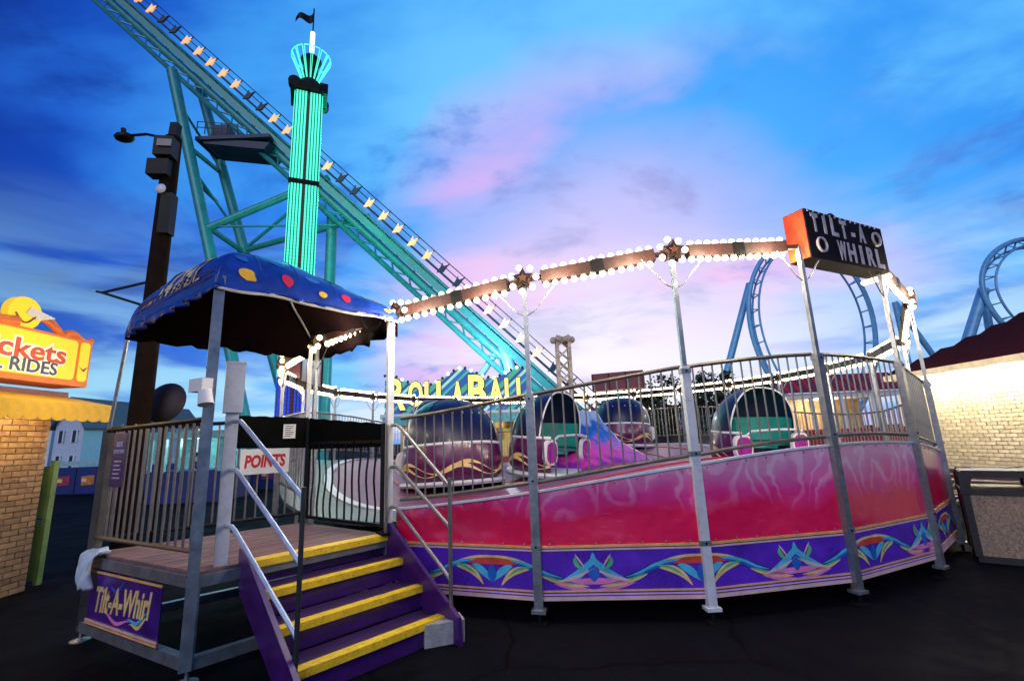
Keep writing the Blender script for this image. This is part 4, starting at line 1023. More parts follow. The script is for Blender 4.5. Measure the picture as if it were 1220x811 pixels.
q = foot.lerp(pt, .79); t = MB(); t.box(q + V((.16, -.12, -.1)), (.22, .22, .9), .1); t.build('conduit_box', black_m, up_)
q = foot.lerp(pt, .59); tip = q + V((-1.0, -.1, -.05)); t = MB(); t.bar(q + V((0, -.1, .16)), tip, .04); t.bar(q + V((0, -.1, -.40)), tip, .05); t.bar(tip, tip + V((-.12, 0, .03)), .04); t.build('bracket', black_m, up_)
q = foot.lerp(pt, 1.0); t = MB(); t.bar(q + V((.0, 0, 0)), q + V((.02, 0, .35)), .16); t.build('pole_cap', black_m, up_)
# round dish behind the fence
dp = px(196, 479, 9.6)
ds = thing('round_dish', Z(dp, 0), 'dark round dish on a thin stand behind the front fence', 'dish')
t = MB(); prof = [(.0, .10), (.22, .07), (.36, .02), (.42, -.03), (.40, -.05), (.33, .0), (.0, .06)]
t.lathe(prof, (0, 0, 0), 24); q = M.Rotation(R(78), 3, 'X'); t.v = [q @ v + dp for v in t.v]; t.build('dish', mat('dark_brown_dish', (.02, .012, .014), .6), ds, True)
t = MB(); t.tube([Z(dp + V((0, .06, 0)), 0), dp + V((0, .08, -.1))], .03, 8); t.build('stand', black_m, ds)

# ------------------------------------------------------------------ ticket booth
def onX(x, y, X): d = ray(x, y); return V((0, 0, CAMH)) + d * (X / d.x)
brick_y = mat('buff_brick', (.27, .18, .10), .85, var=.3, vscale=9, rand=.5, bump=.4, bscale=90)
brick_c = mat('cream_brick', (.62, .52, .34), .85, var=.2, vscale=9, rand=.35, bump=.4, bscale=90)
mortar = mat('mortar', (.22, .19, .16), .95); mortar_c = mat('pale_mortar', (.40, .35, .27), .95)
def brick_mesh(m_): 
    o = MB().box((0, 0, 0), (.05, .205, .064)).build('proto', m_); me = o.data; bpy.data.objects.remove(o); return me
def brick_wall(par, X, nx, y_hi, n_single, n_all, rows, m_, z0=.0):
    """bricks from y_hi downward along -Y on the face x = X (outward nx)"""
    me = brick_mesh(m_); rest = MB(); cnt = 0
    for j in range(rows):
        for i in range(n_all):
            y = y_hi - .108 - .216 * i - (.108 if j % 2 else 0); p = V((X + nx * (.004 * random.random() - .018), y, z0 + .04 + .0755 * j))
            if i < n_single and cnt < 296: inst(me, 'brick', par, p, rot=(0, random.uniform(-.012, .012), random.uniform(-.012, .012))); cnt += 1
            else: rest.box(p, (.05, .205, .064))
        if j % 2: rest.box((X - nx * .018, y_hi - .05, z0 + .04 + .0755 * j), (.05, .092, .064))
    if rest.v: o = rest.build('bricks', m_, par); o['kind'] = 'stuff'
BX = -6.72; BYe = 6.85
bo = thing('ticket_booth', (BX - 1.2, 4.6, 0), 'buff brick ticket booth with scalloped yellow awning and lit sign', 'booth')
t = MB(); t.hexa([(BX - 2.4, 2.4, 0), (BX - .03, 2.4, 0), (BX - .03, BYe, 0), (BX - 2.4, BYe, 0), (BX - 2.4, 2.4, 2.5), (BX - .03, 2.4, 2.5), (BX - .03, BYe, 2.5), (BX - 2.4, BYe, 2.5)]); wl = t.build('wall', mortar, bo)
brick_wall(wl, BX, 1, BYe, 9, 20, 32, brick_y)
t = MB(); t.hexa([(BX - 2.5, 2.3, 2.5), (BX + .1, 2.3, 2.5), (BX + .1, BYe + .1, 2.5), (BX - 2.5, BYe + .1, 2.5), (BX - 2.5, 2.3, 2.68), (BX + .1, 2.3, 2.68), (BX + .1, BYe + .1, 2.68), (BX - 2.5, BYe + .1, 2.68)]); t.build('roof', maroon, bo)
aw_m = mat('yellow_awning', (.80, .46, .02), .6, var=.12, dirt=.15)
t = MB(); y0, y1 = 2.5, 7.02
t.hexa([(BX, y0, 2.60), (BX + .70, y0, 2.44), (BX + .70, y1, 2.44), (BX, y1, 2.60), (BX, y0, 2.63), (BX + .70, y0, 2.47), (BX + .70, y1, 2.47), (BX, y1, 2.63)]); awn = t.build('awning', aw_m, bo)
sc_poly = [(0, 0)] + [(.09 - .09 * math.cos(math.pi * i / 8), -.20 - .05 * math.sin(math.pi * i / 8)) for i in range(9)] + [(.18, 0)]
sc_me = None
n_ = int((y1 - y0) / .18)
t = MB(); t.prism([(p[0], p[1]) for p in sc_poly][::-1], (0, 0, 0), (0, 1, 0), (0, 0, 1), -.012); sc_me = mesh_of(t, aw_m)
for i in range(n_): inst(sc_me, 'scallop', awn, (BX + .702, y1 - .18 * (i + 1), 2.468))
for i in range(4): inst(sc_me, 'scallop', awn, (BX + .70 - .18 * (i + 1), y1 + .002, 2.468 + .037 * (i + .5)), rot=(0, R(13), R(-90)), scale=(1, -1, 1))
t = MB(); t.bar((BX + .2, 2.6, 2.535), (BX + .2, 6.9, 2.535), .05, .03); t.build('white_edge', white_m, awn)
# sign box on the roof edge
SX = -6.46; sy0, sy1 = 2.6, 7.05; z0, z1 = 2.76, 3.46
yel_e = mat('lit_yellow_sign', (.66, .42, .015), .45, emit=.50, ecol=(1, .62, .005), var=.05)
org_m = mat('orange_sign_frame', (.70, .16, .02), .45, emit=.10, ecol=(1, .25, .03), var=.2)
t = MB(); t.hexa([(SX - .5, sy0, z0), (SX, sy0, z0), (SX, sy1, z0), (SX - .5, sy1, z0), (SX - .5, sy0, z1), (SX, sy0, z1), (SX, sy1, z1), (SX - .5, sy1, z1)]); sbx = t.build('sign_box', org_m, bo)
ysp = onX(88, 440, SX).y
def rrect(o, w, h, r_, m_, name, par, dep=.01):
    pts = []
    for cx_, cy_, a0 in ((w / 2 - r_, h / 2 - r_, 0), (-w / 2 + r_, h / 2 - r_, 90), (-w / 2 + r_, -h / 2 + r_, 180), (w / 2 - r_, -h / 2 + r_, 270)):
        pts += [(cx_ + r_ * math.cos(R(a0 + 15 * i)), cy_ + r_ * math.sin(R(a0 + 15 * i))) for i in range(7)]
    t = MB(); t.prism(pts, o, (0, 1, 0), (0, 0, 1), dep); return t.build(name, m_, par)
f1 = rrect((SX + .012, (sy0 + .1 + ysp) / 2, (z0 + z1) / 2 + .02), ysp - sy0 - .1, z1 - z0 - .12, .06, yel_e, 'sign_face', sbx)
f2 = rrect((SX + .012, (ysp + .05 + sy1 - .04) / 2, (z0 + z1) / 2 + .02), sy1 - .09 - ysp, z1 - z0 - .12, .05, yel_e, 'sign_face', sbx)
def wordline(body, pxr, pyr, size, m_, back, wid):
    p = onX(pxr, pyr, SX + .016); t = MB(); o = V((SX + .014, p.y - wid / 2, p.z))
    text_on(t, body, o, (0, 1, 0), (0, 0, 1), size, .002, size * .09, width=wid + .02); t.build('lettering_outline', back, sbx)
    t = MB(); text_on(t, body, o + V((.0045, 0, 0)), (0, 1, 0), (0, 0, 1), size, .002, size * .025, width=wid); t.build('lettering', m_, sbx)
pale_e = mat('cream_outline', (.85, .80, .60), .5, emit=.35, ecol=(1, .95, .75), var=.05)
wordline('Tickets', 79, 425, .36, mat('red_sign_letters', (.60, .06, .03), .5, emit=.10, ecol=(.9, .1, .05)), pale_e, (onX(79, 427, SX).y - onX(0, 407, SX).y) / .70)
wordline('ALL RIDES', 68, 441, .24, mat('navy_sign_letters', (.05, .07, .20), .5), pale_e, (onX(68, 440, SX).y - onX(0, 426, SX).y) / .66)
p = onX(99, 440, SX + .02); t = MB(); t.prism([(-.08, .04), (.0, .0), (.08, .05), (.02, -.04)], (SX + .016, p.y, p.z), (0, 1, 0), (0, 0, 1), .003); t.build('bird_mark', mat('brown_mark', (.2, .1, .04), .5), sbx)
# top ornaments
p = onX(27, 373, SX - .1); t = MB(); t.prism([(.22 * math.cos(R(15 * i)), .22 * math.sin(R(15 * i))) for i in range(24)], (SX - .06, p.y, p.z), (0, 1, 0), (0, 0, 1), .10); dsc = t.build('round_ornament', yel_e, sbx)
t = MB(); t.prism([(.0, .10), (.36, .02), (.12, -.06), (-.05, .0)], (SX - .045, p.y + .05, p.z), (0, 1, 0), (0, 0, 1), .02); t.build('white_point', white_m, dsc)
t = MB(); t.tube([(SX - .05, p.y - .13 + .02 * i, p.z - .02 - .11 * math.sin(math.pi * i / 13)) for i in range(14)], .012, 6); t.build('curved_line', mat('brown_mark', (.2, .1, .04), .5), dsc, True)
for (ya, za, yb, zb2, w_) in ((p.y + .10, 3.62, p.y + .75, 3.50, .07), (p.y + .25, 3.66, p.y + .70, 3.54, .035), (p.y + .60, 3.50, p.y + 1.05, 3.50, .09), (p.y - 1.2, 3.56, p.y - .1, 3.52, .18)):
    t = MB(); t.tube([V((SX - .08, ya, za)).lerp(V((SX - .08, yb, zb2)), i / 8) + V((0, 0, .05 * math.sin(math.pi * i / 4))) for i in range(9)], w_ / 2, 8); t.build('scroll_ornament', org_m, sbx, True)
for yy in (5.0, 6.2): lamp('awning_lamp', (BX + .45, yy, 2.30), 16, (1, .72, .35), .12, bo)
lamp('sign_glow', (SX + .9, 6.0, 3.1), 26, (1, .74, .2), .3, bo)
# green gate panel behind the booth
gp = gnd(48, 700); gr = mat('green_panel_paint', (.16, .30, .10), .6, var=.25, dirt=.35)
gg = thing('green_gate', (BX - .3, 7.2, 0), 'faded green panel gate beside the brick ticket booth', 'gate')
for i, (zz0, zz1) in enumerate(((.06, .86), (.90, 1.62))):
    t = MB(); t.hexa([(BX - .7, 7.12, zz0), (BX - .16, 7.12, zz0), (BX - .16, 7.18, zz0), (BX - .7, 7.18, zz0), (BX - .7, 7.12, zz1), (BX - .16, 7.12, zz1), (BX - .16, 7.18, zz1), (BX - .7, 7.18, zz1)]); t.build('panel', gr, gg)
for x in (BX - .72, BX - .13):
    t = MB(); t.box((x, 7.15, .85), (.06, .08, 1.7)); t.build('gate_post', gr, gg)

# ------------------------------------------------------------------ brick building on the right
WX = 9.4; WY = 11.0
bb = thing('brick_building', (WX + 3, 6, 0), 'cream brick building with dark red hip roof and lit eaves', 'building')
t = MB(); t.hexa([(WX + .03, 1, 0), (WX + 6, 1, 0), (WX + 6, WY, 0), (WX + .03, WY, 0), (WX + .03, 1, 2.8), (WX + 6, 1, 2.8), (WX + 6, WY, 2.8), (WX + .03, WY, 2.8)]); wl = t.build('wall', mortar_c, bb)
brick_wall(wl, WX, -1, WY, 11, 42, 36, brick_c, .05)
e0, e1, f0, f1_ = WX - .42, WX + 6.4, .6, WY + .42; rz_ = 2.86; sl = .58; hw = (e1 - e0) / 2
t = MB(); t.add([(e0, f0, rz_), (e1, f0, rz_), (e1, f1_, rz_), (e0, f1_, rz_), ((e0 + e1) / 2, f0 + hw, rz_ + hw * sl), ((e0 + e1) / 2, f1_ - hw, rz_ + hw * sl)], [(0, 1, 4), (1, 2, 5, 4), (2, 3, 5), (3, 0, 4, 5), (3, 2, 1, 0)])
rf_m = mat('dark_red_shingle', (.030, .003, .005), .9, spec=.05, var=.4, vscale=10, bump=.6, bscale=25); rf = t.build('roof', rf_m, bb)
# shingle courses on the slope that faces the ride
for j in range(9):
    s0_ = j * .32; xa = e0 + s0_; za = rz_ + s0_ * sl + .012; t = MB(); ya, yb = f0 + s0_, f1_ - s0_
    t.bar((xa + .16, ya, za + .07), (xa + .16, yb, za + .07), .33, .02, up=(-sl, 0, 1)); t.build('shingle_course', rf_m, rf)
t = MB(); t.box((e0 - .012, (f0 + f1_) / 2, rz_ - .05), (.025, f1_ - f0, .13)); t.box(((e0 + e1) / 2, f1_ + .012, rz_ - .05), (e1 - e0, .025, .13)); t.build('fascia', mat('cream_fascia', (.60, .50, .34), .6, dirt=.3), bb)
t = MB(); t.box(((e0 + WX) / 2, (f0 + f1_) / 2, rz_ - .085), (WX - e0 + .0, f1_ - f0, .03)); t.build('soffit', white_m, bb)
tube_m = mat('lit_tube', (1, .93, .8), .4, emit=7, ecol=(1, .90, .70), var=0)
yy = 9.2
tl = thing('tube_light', (WX - .2, yy, rz_ - .13), 'long lit tube lamp under the eaves of the brick building', 'lamp')
t = MB(); t.box((WX - .2, yy, rz_ - .12), (.10, 3.25, .03)); t.build('housing', white_m, tl)
t = MB(); t.tube([(WX - .2, yy - 1.6, rz_ - .155), (WX - .2, yy + 1.6, rz_ - .155)], .018, 8); t.build('tube', tube_m, tl, True)
for dy in (-1.2, -.4, .4, 1.2): lamp('tube_glow', (WX - .26, yy + dy, rz_ - .22), 46, (1, .90, .68), .08, tl)

# ------------------------------------------------------------------ litter bin and bench
tp = gnd(1208, 667); aB = R(-38)
tr_ = thing('litter_bin', tp, 'square litter bin with pebbled panels and dark hooded lid', 'litter bin')
q = M.Rotation(aB, 3, 'Z')
def loc(mb): mb.v = [q @ v + tp for v in mb.v]; return mb
bin_m = mat('dark_bin_plastic', (.022, .020, .024), .55, var=.3); peb = mat('pebbled_panel', (.36, .27, .20), .9, var=.5, vscale=40, bump=1., bscale=120)
w_ = .33
t = MB(); t.box((0, 0, .05), (.70, .70, .08)); loc(t).build('base', bin_m, tr_)
for s_ in ((-1, -1), (1, -1), (1, 1), (-1, 1)):
    t = MB(); t.box((s_[0] * .335, s_[1] * .335, .46), (.07, .07, .76)); loc(t).build('corner_post', bin_m, tr_)
for a in range(4):
    t = MB(); t.box((0, -.335, .46), (.60, .04, .74)); rq = M.Rotation(a * math.pi / 2, 3, 'Z'); t.v = [rq @ v for v in t.v]; loc(t).build('side_panel', peb, tr_)
t = MB(); t.box((0, 0, .86), (.76, .76, .06)); loc(t).build('lid_rim', bin_m, tr_)
arch = [(-.37, 0), (-.37, .18), (-.33, .235), (.33, .235), (.37, .18), (.37, 0), (.27, 0), (.27, .10), (.22, .15), (-.22, .15), (-.27, .10), (-.27, 0)]
for yy in (-.36, .28):
    t = MB(); t.prism([(p[0], p[1]) for p in arch], (0, yy, .885), (1, 0, 0), (0, 0, 1), .08); t.v = [V((v.x, v.y, v.z)) for v in t.v]; loc(t).build('hood_arch', bin_m, tr_)
t = MB(); t.box((0, -.02, 1.085), (.66, .62, .05)); loc(t).build('hood_top', bin_m, tr_)
for s_ in (-1, 1): t = MB(); t.box((s_ * .32, -.02, 1.0), (.06, .6, .2)); loc(t).build('hood_side', bin_m, tr_)
bp0 = V((7.9, 8.5, 0)); be = thing('park_bench', bp0, 'dark slatted bench against the brick building behind the litter bin', 'bench')
q2 = M.Rotation(R(-62), 3, 'Z')
def locb(mb): mb.v = [q2 @ v + bp0 for v in mb.v]; return mb
slat_m = mat('dark_bench_slat', (.05, .045, .05), .5, var=.3, dirt=.2)
for i in range(4): t = MB(); t.box((0, -.18 + .12 * i, .45), (1.6, .09, .03)); locb(t).build('seat_slat', slat_m, be)
for i in range(4): t = MB(); t.box((0, .30 + .02 * i, .56 + .10 * i), (1.6, .025, .07)); locb(t).build('back_slat', slat_m, be)
for s_ in (-1, 1):
    t = MB(); t.bar((s_ * .7, -.2, 0), (s_ * .7, -.2, .43), .05); t.bar((s_ * .7, -.22, .42), (s_ * .7, .3, .42), .05); t.bar((s_ * .7, .28, 0), (s_ * .7, .385, .92), .05); locb(t).build('leg_frame', bin_m, be)

# ------------------------------------------------------------------ game stand with the ROLL A BALL marquee
RY = 22.0; ra, rb = px(458, 500, RY), px(632, 500, RY); rz0 = ra.z + .12; rw = rb.x - ra.x
rs = thing('game_stand', (ra.x + rw / 2, RY + 1.5, 0), 'game stand with striped marquee reading ROLL A BALL', 'stand')
cream = mat('cream_stand_paint', (.62, .50, .22), .55, emit=.0, var=.15, dirt=.2)
def marq():
    m = bpy.data.materials.new('striped_marquee'); m.use_nodes = True; t = m.node_tree; b = t.nodes['Principled BSDF']
    tcn = nd('ShaderNodeTexCoord', t); sp = nd('ShaderNodeSeparateXYZ', t); lk(tcn.outputs['Object'], sp.inputs[0], t)
    v = math_(t, 'FRACT', math_(t, 'MULTIPLY', math_(t, 'SUBTRACT', sp.outputs[0], math_(t, 'MULTIPLY', sp.outputs[2], 1.1)), .62))
    c_ = ramp(t, v, [(0, (.015, .07, .28)), (.30, (.04, .30, .20)), (.5, (.02, .05, .22)), (.62, (.25, .55, .45)), (.74, (.015, .10, .36)), (.9, (.05, .34, .24))], 'CONSTANT')
    lk(c_, b.inputs['Base Color'], t); lk(c_, b.inputs['Emission Color'], t); b.inputs['Emission Strength'].default_value = .6; b.inputs['Roughness'].default_value = .5; return m
tops = [1.55, 1.50, 1.28, 1.12, 1.10, 1.30, 1.62, 1.80, 1.60, 1.35, 1.30, 1.50, 1.70, 1.65]
polym = [(0, 0)] + [(rw, 0)] + [(rw * (1 - i / 13), tops[13 - i] * 1.15) for i in range(14)]
t = MB(); t.prism(polym, (ra.x, RY, rz0 + .1), (1, 0, 0), (0, 0, 1), .25); mq = t.build('marquee', marq(), rs)
for i in range(26):
    u = i / 25 * 13; k = int(min(u, 12)); z = (tops[k] + (tops[k + 1] - tops[k]) * (u - k)) * 1.15; t = MB(); t.sphere((ra.x + rw * i / 25, RY - .03, rz0 + .14 + z), .07, 6, 4); t.build('marquee_bulb', bulb_far if i % 2 else ink, mq)
let_m = mat('lit_yellow_letters', (.85, .72, .12), .5, emit=.75, ecol=(1, .88, .22), var=.05)
xs = ra.x + .15
for ch, w_, h_ in (('R', .92, 1.25), ('O', .78, .95), ('L', .55, .95), ('L', .60, .95), (' ', .15, 1), ('A', .55, .85), (' ', .15, 1), ('B', .98, 1.3), ('A', .75, .95), ('L', .55, .95), ('L', .55, .95)):
    w_ *= rw / 6.75
    if ch != ' ':
        t = MB(); text_on(t, ch, (xs + w_ / 2, RY - .04, rz0 + .92), (1, 0, 0), (0, 0, 1), h_ * 1.66, .03, .10, width=w_ * .95); t.build('letter_shadow', ink, mq)
        t = MB(); text_on(t, ch, (xs + w_ / 2, RY - .115, rz0 + .94), (1, 0, 0), (0, 0, 1), h_ * 1.60, .02, .06, width=w_ * .86); t.build('letter', let_m, mq)
    xs += w_
t = MB(); t.box((ra.x + rw / 2, RY + 1.6, rz0), (rw + .3, 3.6, .22)); t.build('roof_slab', white_m, rs)
t = MB(); t.box((ra.x + rw / 2, RY - .30, rz0 - .22), (rw, .08, .42)); t.build('fascia', mat('teal_fascia', (.12, .48, .52), .5, var=.3), rs)
t = MB(); t.box((ra.x + rw / 2, RY + 3.2, rz0 / 2), (rw, .15, rz0)); t.build('back_wall', cream, rs)
for i in range(5):
    t = MB(); t.box((ra.x + .15 + (rw - .3) * i / 4, RY, (rz0 - .1) / 2), (.22, .22, rz0 - .1)); t.build('column', cream, rs)
t = MB(); t.box((ra.x + rw / 2, RY, .5), (rw, .5, 1.0)); t.build('counter', mat('counter_red', (.35, .05, .06), .5), rs)
lamp('stand_lamp', (ra.x + rw / 2, RY + 1.2, rz0 - .5), 160, (1, .85, .5), .2, rs)
random.seed(3)
for i in range(14):
    p = V((ra.x + .4 + (rw - .8) * i / 13, RY + 2.9, 1.5 + .5 * (i % 3))); t = MB(); t.sphere(p, .2, 8, 6, sc=(1, .8, 1)); t.sphere(p + V((0, 0, .24)), .13, 8, 6)
    o = t.build('prize_toy', [pink_p, gold_p, cyan_p, green_p, white_m][i % 5], rs, True); o['kind'] = 'stuff'

# red-roofed stand to the right
sA = px(935, 520, 25); sB = px(1085, 520, 25); sw = sB.x - sA.x
rd = thing('food_stand', (sA.x + sw / 2, 26.5, 0), 'food stand with red striped awning and white fascia beyond the ride', 'stand')
t = MB(); t.box((sA.x + sw / 2, 26.6, 3.35), (sw, 3.4, .25)); t.build('white_fascia', white_m, rd)
for i in range(22):
    x = sA.x + sw * (i + .5) / 22; t = MB(); t.hexa([(x - sw / 50, 24.7, 3.5), (x + sw / 50, 24.7, 3.5), (x + sw / 50, 24.78, 3.5), (x - sw / 50, 24.78, 3.5), (x - sw / 50, 25.6, 4.5), (x + sw / 50, 25.6, 4.5), (x + sw / 50, 25.68, 4.5), (x - sw / 50, 25.68, 4.5)]); t.build('awning_slat', red_m if i % 2 else maroon, rd)
t = MB(); t.box((sA.x + sw / 2, 25.0, .85), (sw, .4, 1.5)); t.build('counter', red_m, rd)
t = MB(); t.box((sA.x + sw / 2, 28.2, 1.7), (sw, .15, 3.3)); t.build('back_wall', mat('warm_wall', (.45, .30, .16), .6, var=.4, vscale=2), rd)
for i in range(5): t = MB(); t.box((sA.x + .1 + (sw - .2) * i / 4, 25.0, 1.65), (.16, .16, 3.2)); t.build('column', white_m, rd)
lamp('stand_lamp', (sA.x + sw / 2, 26.4, 2.9), 220, (1, .82, .55), .2, rd)

# coaster station shed behind the ride
qA, qB = px(655, 520, 36), px(905, 520, 36); qw = qB.x - qA.x
ss = thing('station_shed', (qA.x + qw / 2, 37, 0), 'low pale coaster station shed with railings behind the ride', 'shed')
t = MB(); t.box((qA.x + qw / 2, 37.5, 1.0), (qw, 4, 2.0)); t.build('plinth', mat('grey_tan_plinth', (.25, .22, .20), .7, var=.4, vscale=1.2), ss)
t = MB(); t.bar((qA.x, 36, 3.6), (qB.x, 36, 2.0), .12, .5); t.build('ramp', steel_w, ss)
for i in range(26):
    x = qA.x + qw * i / 25; t = MB(); t.bar((x, 35.4, 1.9), (x, 35.4, 3.2 - .5 * i / 25), .09); t.build('railing_post', steel_w, ss)
for i in range(9):
    x = qA.x + qw * i / 9; t = MB(); t.bar((x, 36.6, 2.0), (x + qw / 9, 36.6, 4.4 - .25 * i), .14); t.build('diagonal_strut', steel_tan, ss)
for z in (2.3, 2.8): t = MB(); t.bar((qA.x, 35.4, z), (qB.x, 35.4, z - .1), .07); t.build('railing', steel_w, ss)

# ------------------------------------------------------------------ houses, barrier and stall on the left
def house(px0, px1, Y, wall_h, roof_h, m_w, label, dep=6):
    a, b = px(px0, 540, Y), px(px1, 540, Y); w = b.x - a.x; cx_ = a.x + w / 2
    h = thing('house', (cx_, Y + dep / 2, 0), label, 'house', 'houses across the road')
    t = MB(); t.box((cx_, Y + dep / 2, wall_h / 2), (w, dep, wall_h)); t.add([(a.x, Y, wall_h), (b.x, Y, wall_h), (cx_, Y, wall_h + roof_h), (a.x, Y + dep, wall_h), (b.x, Y + dep, wall_h), (cx_, Y + dep, wall_h + roof_h)], [(0, 1, 2), (4, 3, 5)]); t.build('wall', m_w, h)
    rm = mat('grey_blue_roof', (.10, .12, .16), .8)
    for s_ in (0, 1):
        x = (a.x - .25) if s_ == 0 else (b.x + .25); t = MB(); z_ = wall_h - .25 * roof_h / (w / 2)
        t.hexa([(x, Y - .3, z_), (cx_, Y - .3, wall_h + roof_h), (cx_, Y + dep + .3, wall_h + roof_h), (x, Y + dep + .3, z_), (x, Y - .3, z_ + .14), (cx_, Y - .3, wall_h + roof_h + .14), (cx_, Y + dep + .3, wall_h + roof_h + .14), (x, Y + dep + .3, z_ + .14)]); t.build('roof', rm, h)
    for fx, fz in ((.25, .35), (.72, .35), (.25, .78), (.72, .78), (.5, 1.1)):
        if fz * wall_h > wall_h + .3 * roof_h - .2: continue
        t = MB(); t.box((a.x + w * fx, Y - .03, wall_h * fz), (w * .16, .06, wall_h * .2)); wn = t.build('window', mat('dark_pane', (.02, .03, .05), .15), h)
        for dx in (-.5, .5): t = MB(); t.box((a.x + w * (fx + dx * .17), Y - .05, wall_h * fz), (.08, .08, wall_h * .21)); t.build('window_frame', white_m, wn)
pale_w = mat('pale_blue_siding', (.50, .58, .70), .7, var=.12); pale_w2 = mat('white_siding', (.72, .75, .78), .7, var=.12)
house(62, 96, 33, 4.0, 1.7, pale_w, 'pale blue gabled house with tall front gable across the road')
house(98, 134, 36, 3.6, 1.3, pale_w2, 'white gabled house with low roof beside the pale blue house')
house(20, 58, 38, 4.4, 1.6, pale_w2, 'white gabled house partly hidden by the ticket booth')
house(140, 176, 40, 4.2, 1.5, pale_w, 'pale blue house behind the front fence of the entrance')
b0, b1 = gnd(60, 590), gnd(262, 598); b1 = V((b1.x, b0.y - 1.5, 0))
br = thing('banner_barrier', ((b0.x + b1.x) / 2, (b0.y + b1.y) / 2, 0), 'long low barrier with navy and red banners along the road', 'barrier')
dB = (b1 - b0).normalized(); L_ = (b1 - b0).length; nB = V((dB.y, -dB.x, 0))
for i in range(9):
    p, q_ = b0 + dB * L_ * (i / 9 + .003), b0 + dB * L_ * ((i + 1) / 9 - .003)
    t = MB(); t.bar(Z(p, .65), Z(q_, .65), .12, 1.2); pn_ = t.build('banner_panel', mat('navy_banner', (.012, .02, .14), .5, var=.3), br)
    t = MB(); t.bar(Z(p + dB * .3 + nB * .07, .62), Z(q_ - dB * .25 + nB * .07, .66), .02, .42); t.build('red_stripe', [mat('red_banner', (.35, .03, .06), .5, var=.4), mat('orange_banner', (.50, .18, .04), .5, var=.4), mat('plum_banner', (.22, .03, .16), .5)][i % 3], pn_)
    t = MB(); t.bar(Z(p + dB * .6 + nB * .085, .64), Z(q_ - dB * .9 + nB * .085, .66), .02, .16); t.build('gold_mark', gold_p, pn_)
t = MB(); t.bar(Z(b0, 1.42), Z(b1, 1.42), .06, .22); t.build('top_rail', mat('pale_teal_rail', (.30, .48, .52), .5), br)
ta, tb_ = px(172, 560, 17), px(258, 560, 17); tw_ = tb_.x - ta.x
ts = thing('teal_stall', (ta.x + tw_ / 2, 18, 0), 'teal framed stall seen through the front fence', 'stall')
teal_g = mat('teal_stall_paint', (.16, .44, .44), .4, var=.35, vscale=5)
t = MB(); t.box((ta.x + tw_ / 2, 18.2, .55), (tw_, 2.0, 1.1)); t.build('counter', mat('navy_banner', (.012, .02, .14), .5), ts)
t = MB(); t.box((ta.x + tw_ / 2, 18.2, 2.35), (tw_ + .3, 2.3, .25)); t.build('roof', teal_g, ts)
for i in range(6): t = MB(); t.box((ta.x + tw_ * i / 5, 17.2, 1.65), (.12, .12, 1.2)); t.build('column', teal_g, ts)
for i in range(5): t = MB(); t.box((ta.x + tw_ * (i + .5) / 5, 18.9, 1.65), (tw_ / 5 - .15, .05, 1.1)); t.build('panel', [teal_g, pale_w2][i % 2], ts)
lamp('stall_lamp', (ta.x + tw_ / 2, 17.8, 2.1), 40, (.7, .95, 1), .15, ts)

# ------------------------------------------------------------------ trees behind the far fence
leaf_m = mat('dark_foliage', (.035, .055, .030), .7, var=.5, vscale=2); bark = mat('bark', (.06, .045, .035), .9)
def tree(x, Y, h, w, label, seed):
    rnd = random.Random(seed); g_ = thing('tree', (x, Y, 0), label, 'tree', 'trees beyond the far fence')
    t = MB(); t.tube([(x, Y, 0), (x + .1, Y, h * .3), (x, Y + .1, h * .62)], [.16, .12, .06], 8)
    for i in range(6):
        a = rnd.random() * 6.28; t.tube([(x, Y, h * (.25 + .05 * i)), (x + math.cos(a) * w * .35, Y + math.sin(a) * w * .35, h * (.5 + .06 * i))], [.06, .02], 5)
    t.build('trunk', bark, g_, True)
    t = MB(); clumps = [(x + rnd.gauss(0, w * .24), Y + rnd.gauss(0, w * .24), h * rnd.uniform(.38, .95), rnd.uniform(.35, .75)) for _ in range(26)]
    for cx_, cy_, cz_, cr2 in clumps:
        for _ in range(60):
            d_ = V((rnd.gauss(0, 1), rnd.gauss(0, 1), rnd.gauss(0, 1))).normalized() * cr2 * rnd.random() ** .4; p = V((cx_, cy_, cz_)) + d_
            a1 = V((rnd.uniform(-1, 1), rnd.uniform(-1, 1), rnd.uniform(-1, 1))).normalized(); a2 = a1.cross(V((rnd.uniform(-1, 1), rnd.uniform(-1, 1), 1))).normalized(); s_ = rnd.uniform(.06, .13)
            t.add([p - a1 * s_ * 1.6, p + a2 * s_, p + a1 * s_ * 1.6, p - a2 * s_], [(0, 1, 2, 3)])
    t.build('crown', leaf_m, g_)
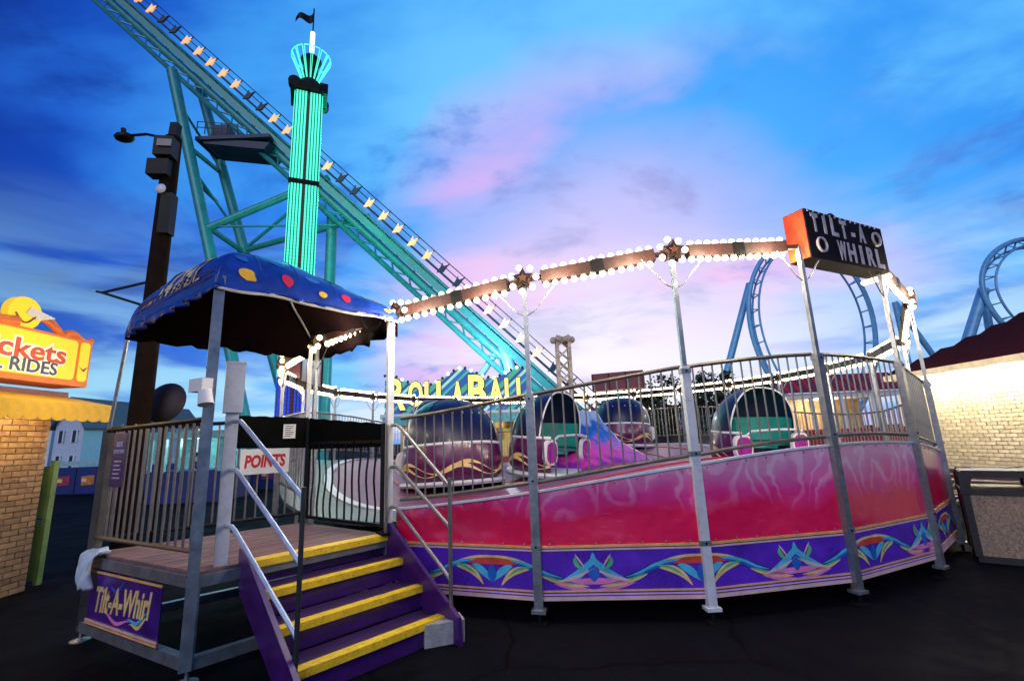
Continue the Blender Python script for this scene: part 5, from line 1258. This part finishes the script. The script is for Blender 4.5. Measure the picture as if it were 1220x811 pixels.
for i, (xp, Y, h, w, lb) in enumerate(((768, 31, 4.6, 2.2, 'small dark tree beside the maroon sign box back'), (795, 33, 5.4, 2.8, 'broad dark tree rising over the far fence'), (832, 32, 5.6, 2.6, 'tall dark tree left of the open teal ride car'),
        (868, 34, 5.8, 2.8, 'dark leafy tree behind the open teal ride car'), (905, 33, 5.2, 2.6, 'dark round tree beside the red-roofed food stand'), (728, 34, 4.2, 2.2, 'low dark tree above the station shed'))):
    tree(px(xp, 520, Y).x, Y, h, w, lb, 11 + i)

# ------------------------------------------------------------------ lit arcade row far behind the ride
aA, aB_ = px(690, 520, 44), px(960, 520, 44); aw_ = aB_.x - aA.x
ar = thing('arcade_row', (aA.x + aw_ / 2, 45, 0), 'long low row of lit game fronts beyond the station shed', 'arcade')
t = MB(); t.box((aA.x + aw_ / 2, 46.5, 1.9), (aw_, 3, 3.8)); t.build('wall', mat('tan_wall', (.28, .22, .16), .7, var=.3), ar)
t = MB(); t.box((aA.x + aw_ / 2, 45.6, 4.0), (aw_ + .6, 4.4, .4)); t.build('roof', maroon, ar)
cols_ = [mat('lit_cream_front', (.8, .7, .45), .5, emit=.7, ecol=(1, .82, .5), var=.3, vscale=3), mat('blue_front', (.05, .14, .42), .5, emit=.15, ecol=(.1, .3, .9)), mat('red_front', (.42, .05, .04), .5), mat('lit_white_front', (.8, .8, .8), .5, emit=.6, ecol=(.9, .95, 1), var=.3, vscale=3), pink_p]
for i in range(15):
    x = aA.x + aw_ * (i + .5) / 15; t = MB(); t.box((x, 44.95, 2.4), (aw_ / 15 - .25, .08, 1.5)); t.build('game_front', cols_[(i * 7) % 5], ar)
    t = MB(); t.box((x, 44.9, .8), (aw_ / 15 - .25, .3, 1.3)); t.build('counter', cols_[(i * 3 + 1) % 5 if (i * 3 + 1) % 5 not in (0, 3) else 2], ar)
for i in range(30):
    t = MB(); t.sphere((aA.x + aw_ * (i + .5) / 30, 43.3, 4.0), .10, 6, 4); t.build('eave_bulb', bulb_far, ar)
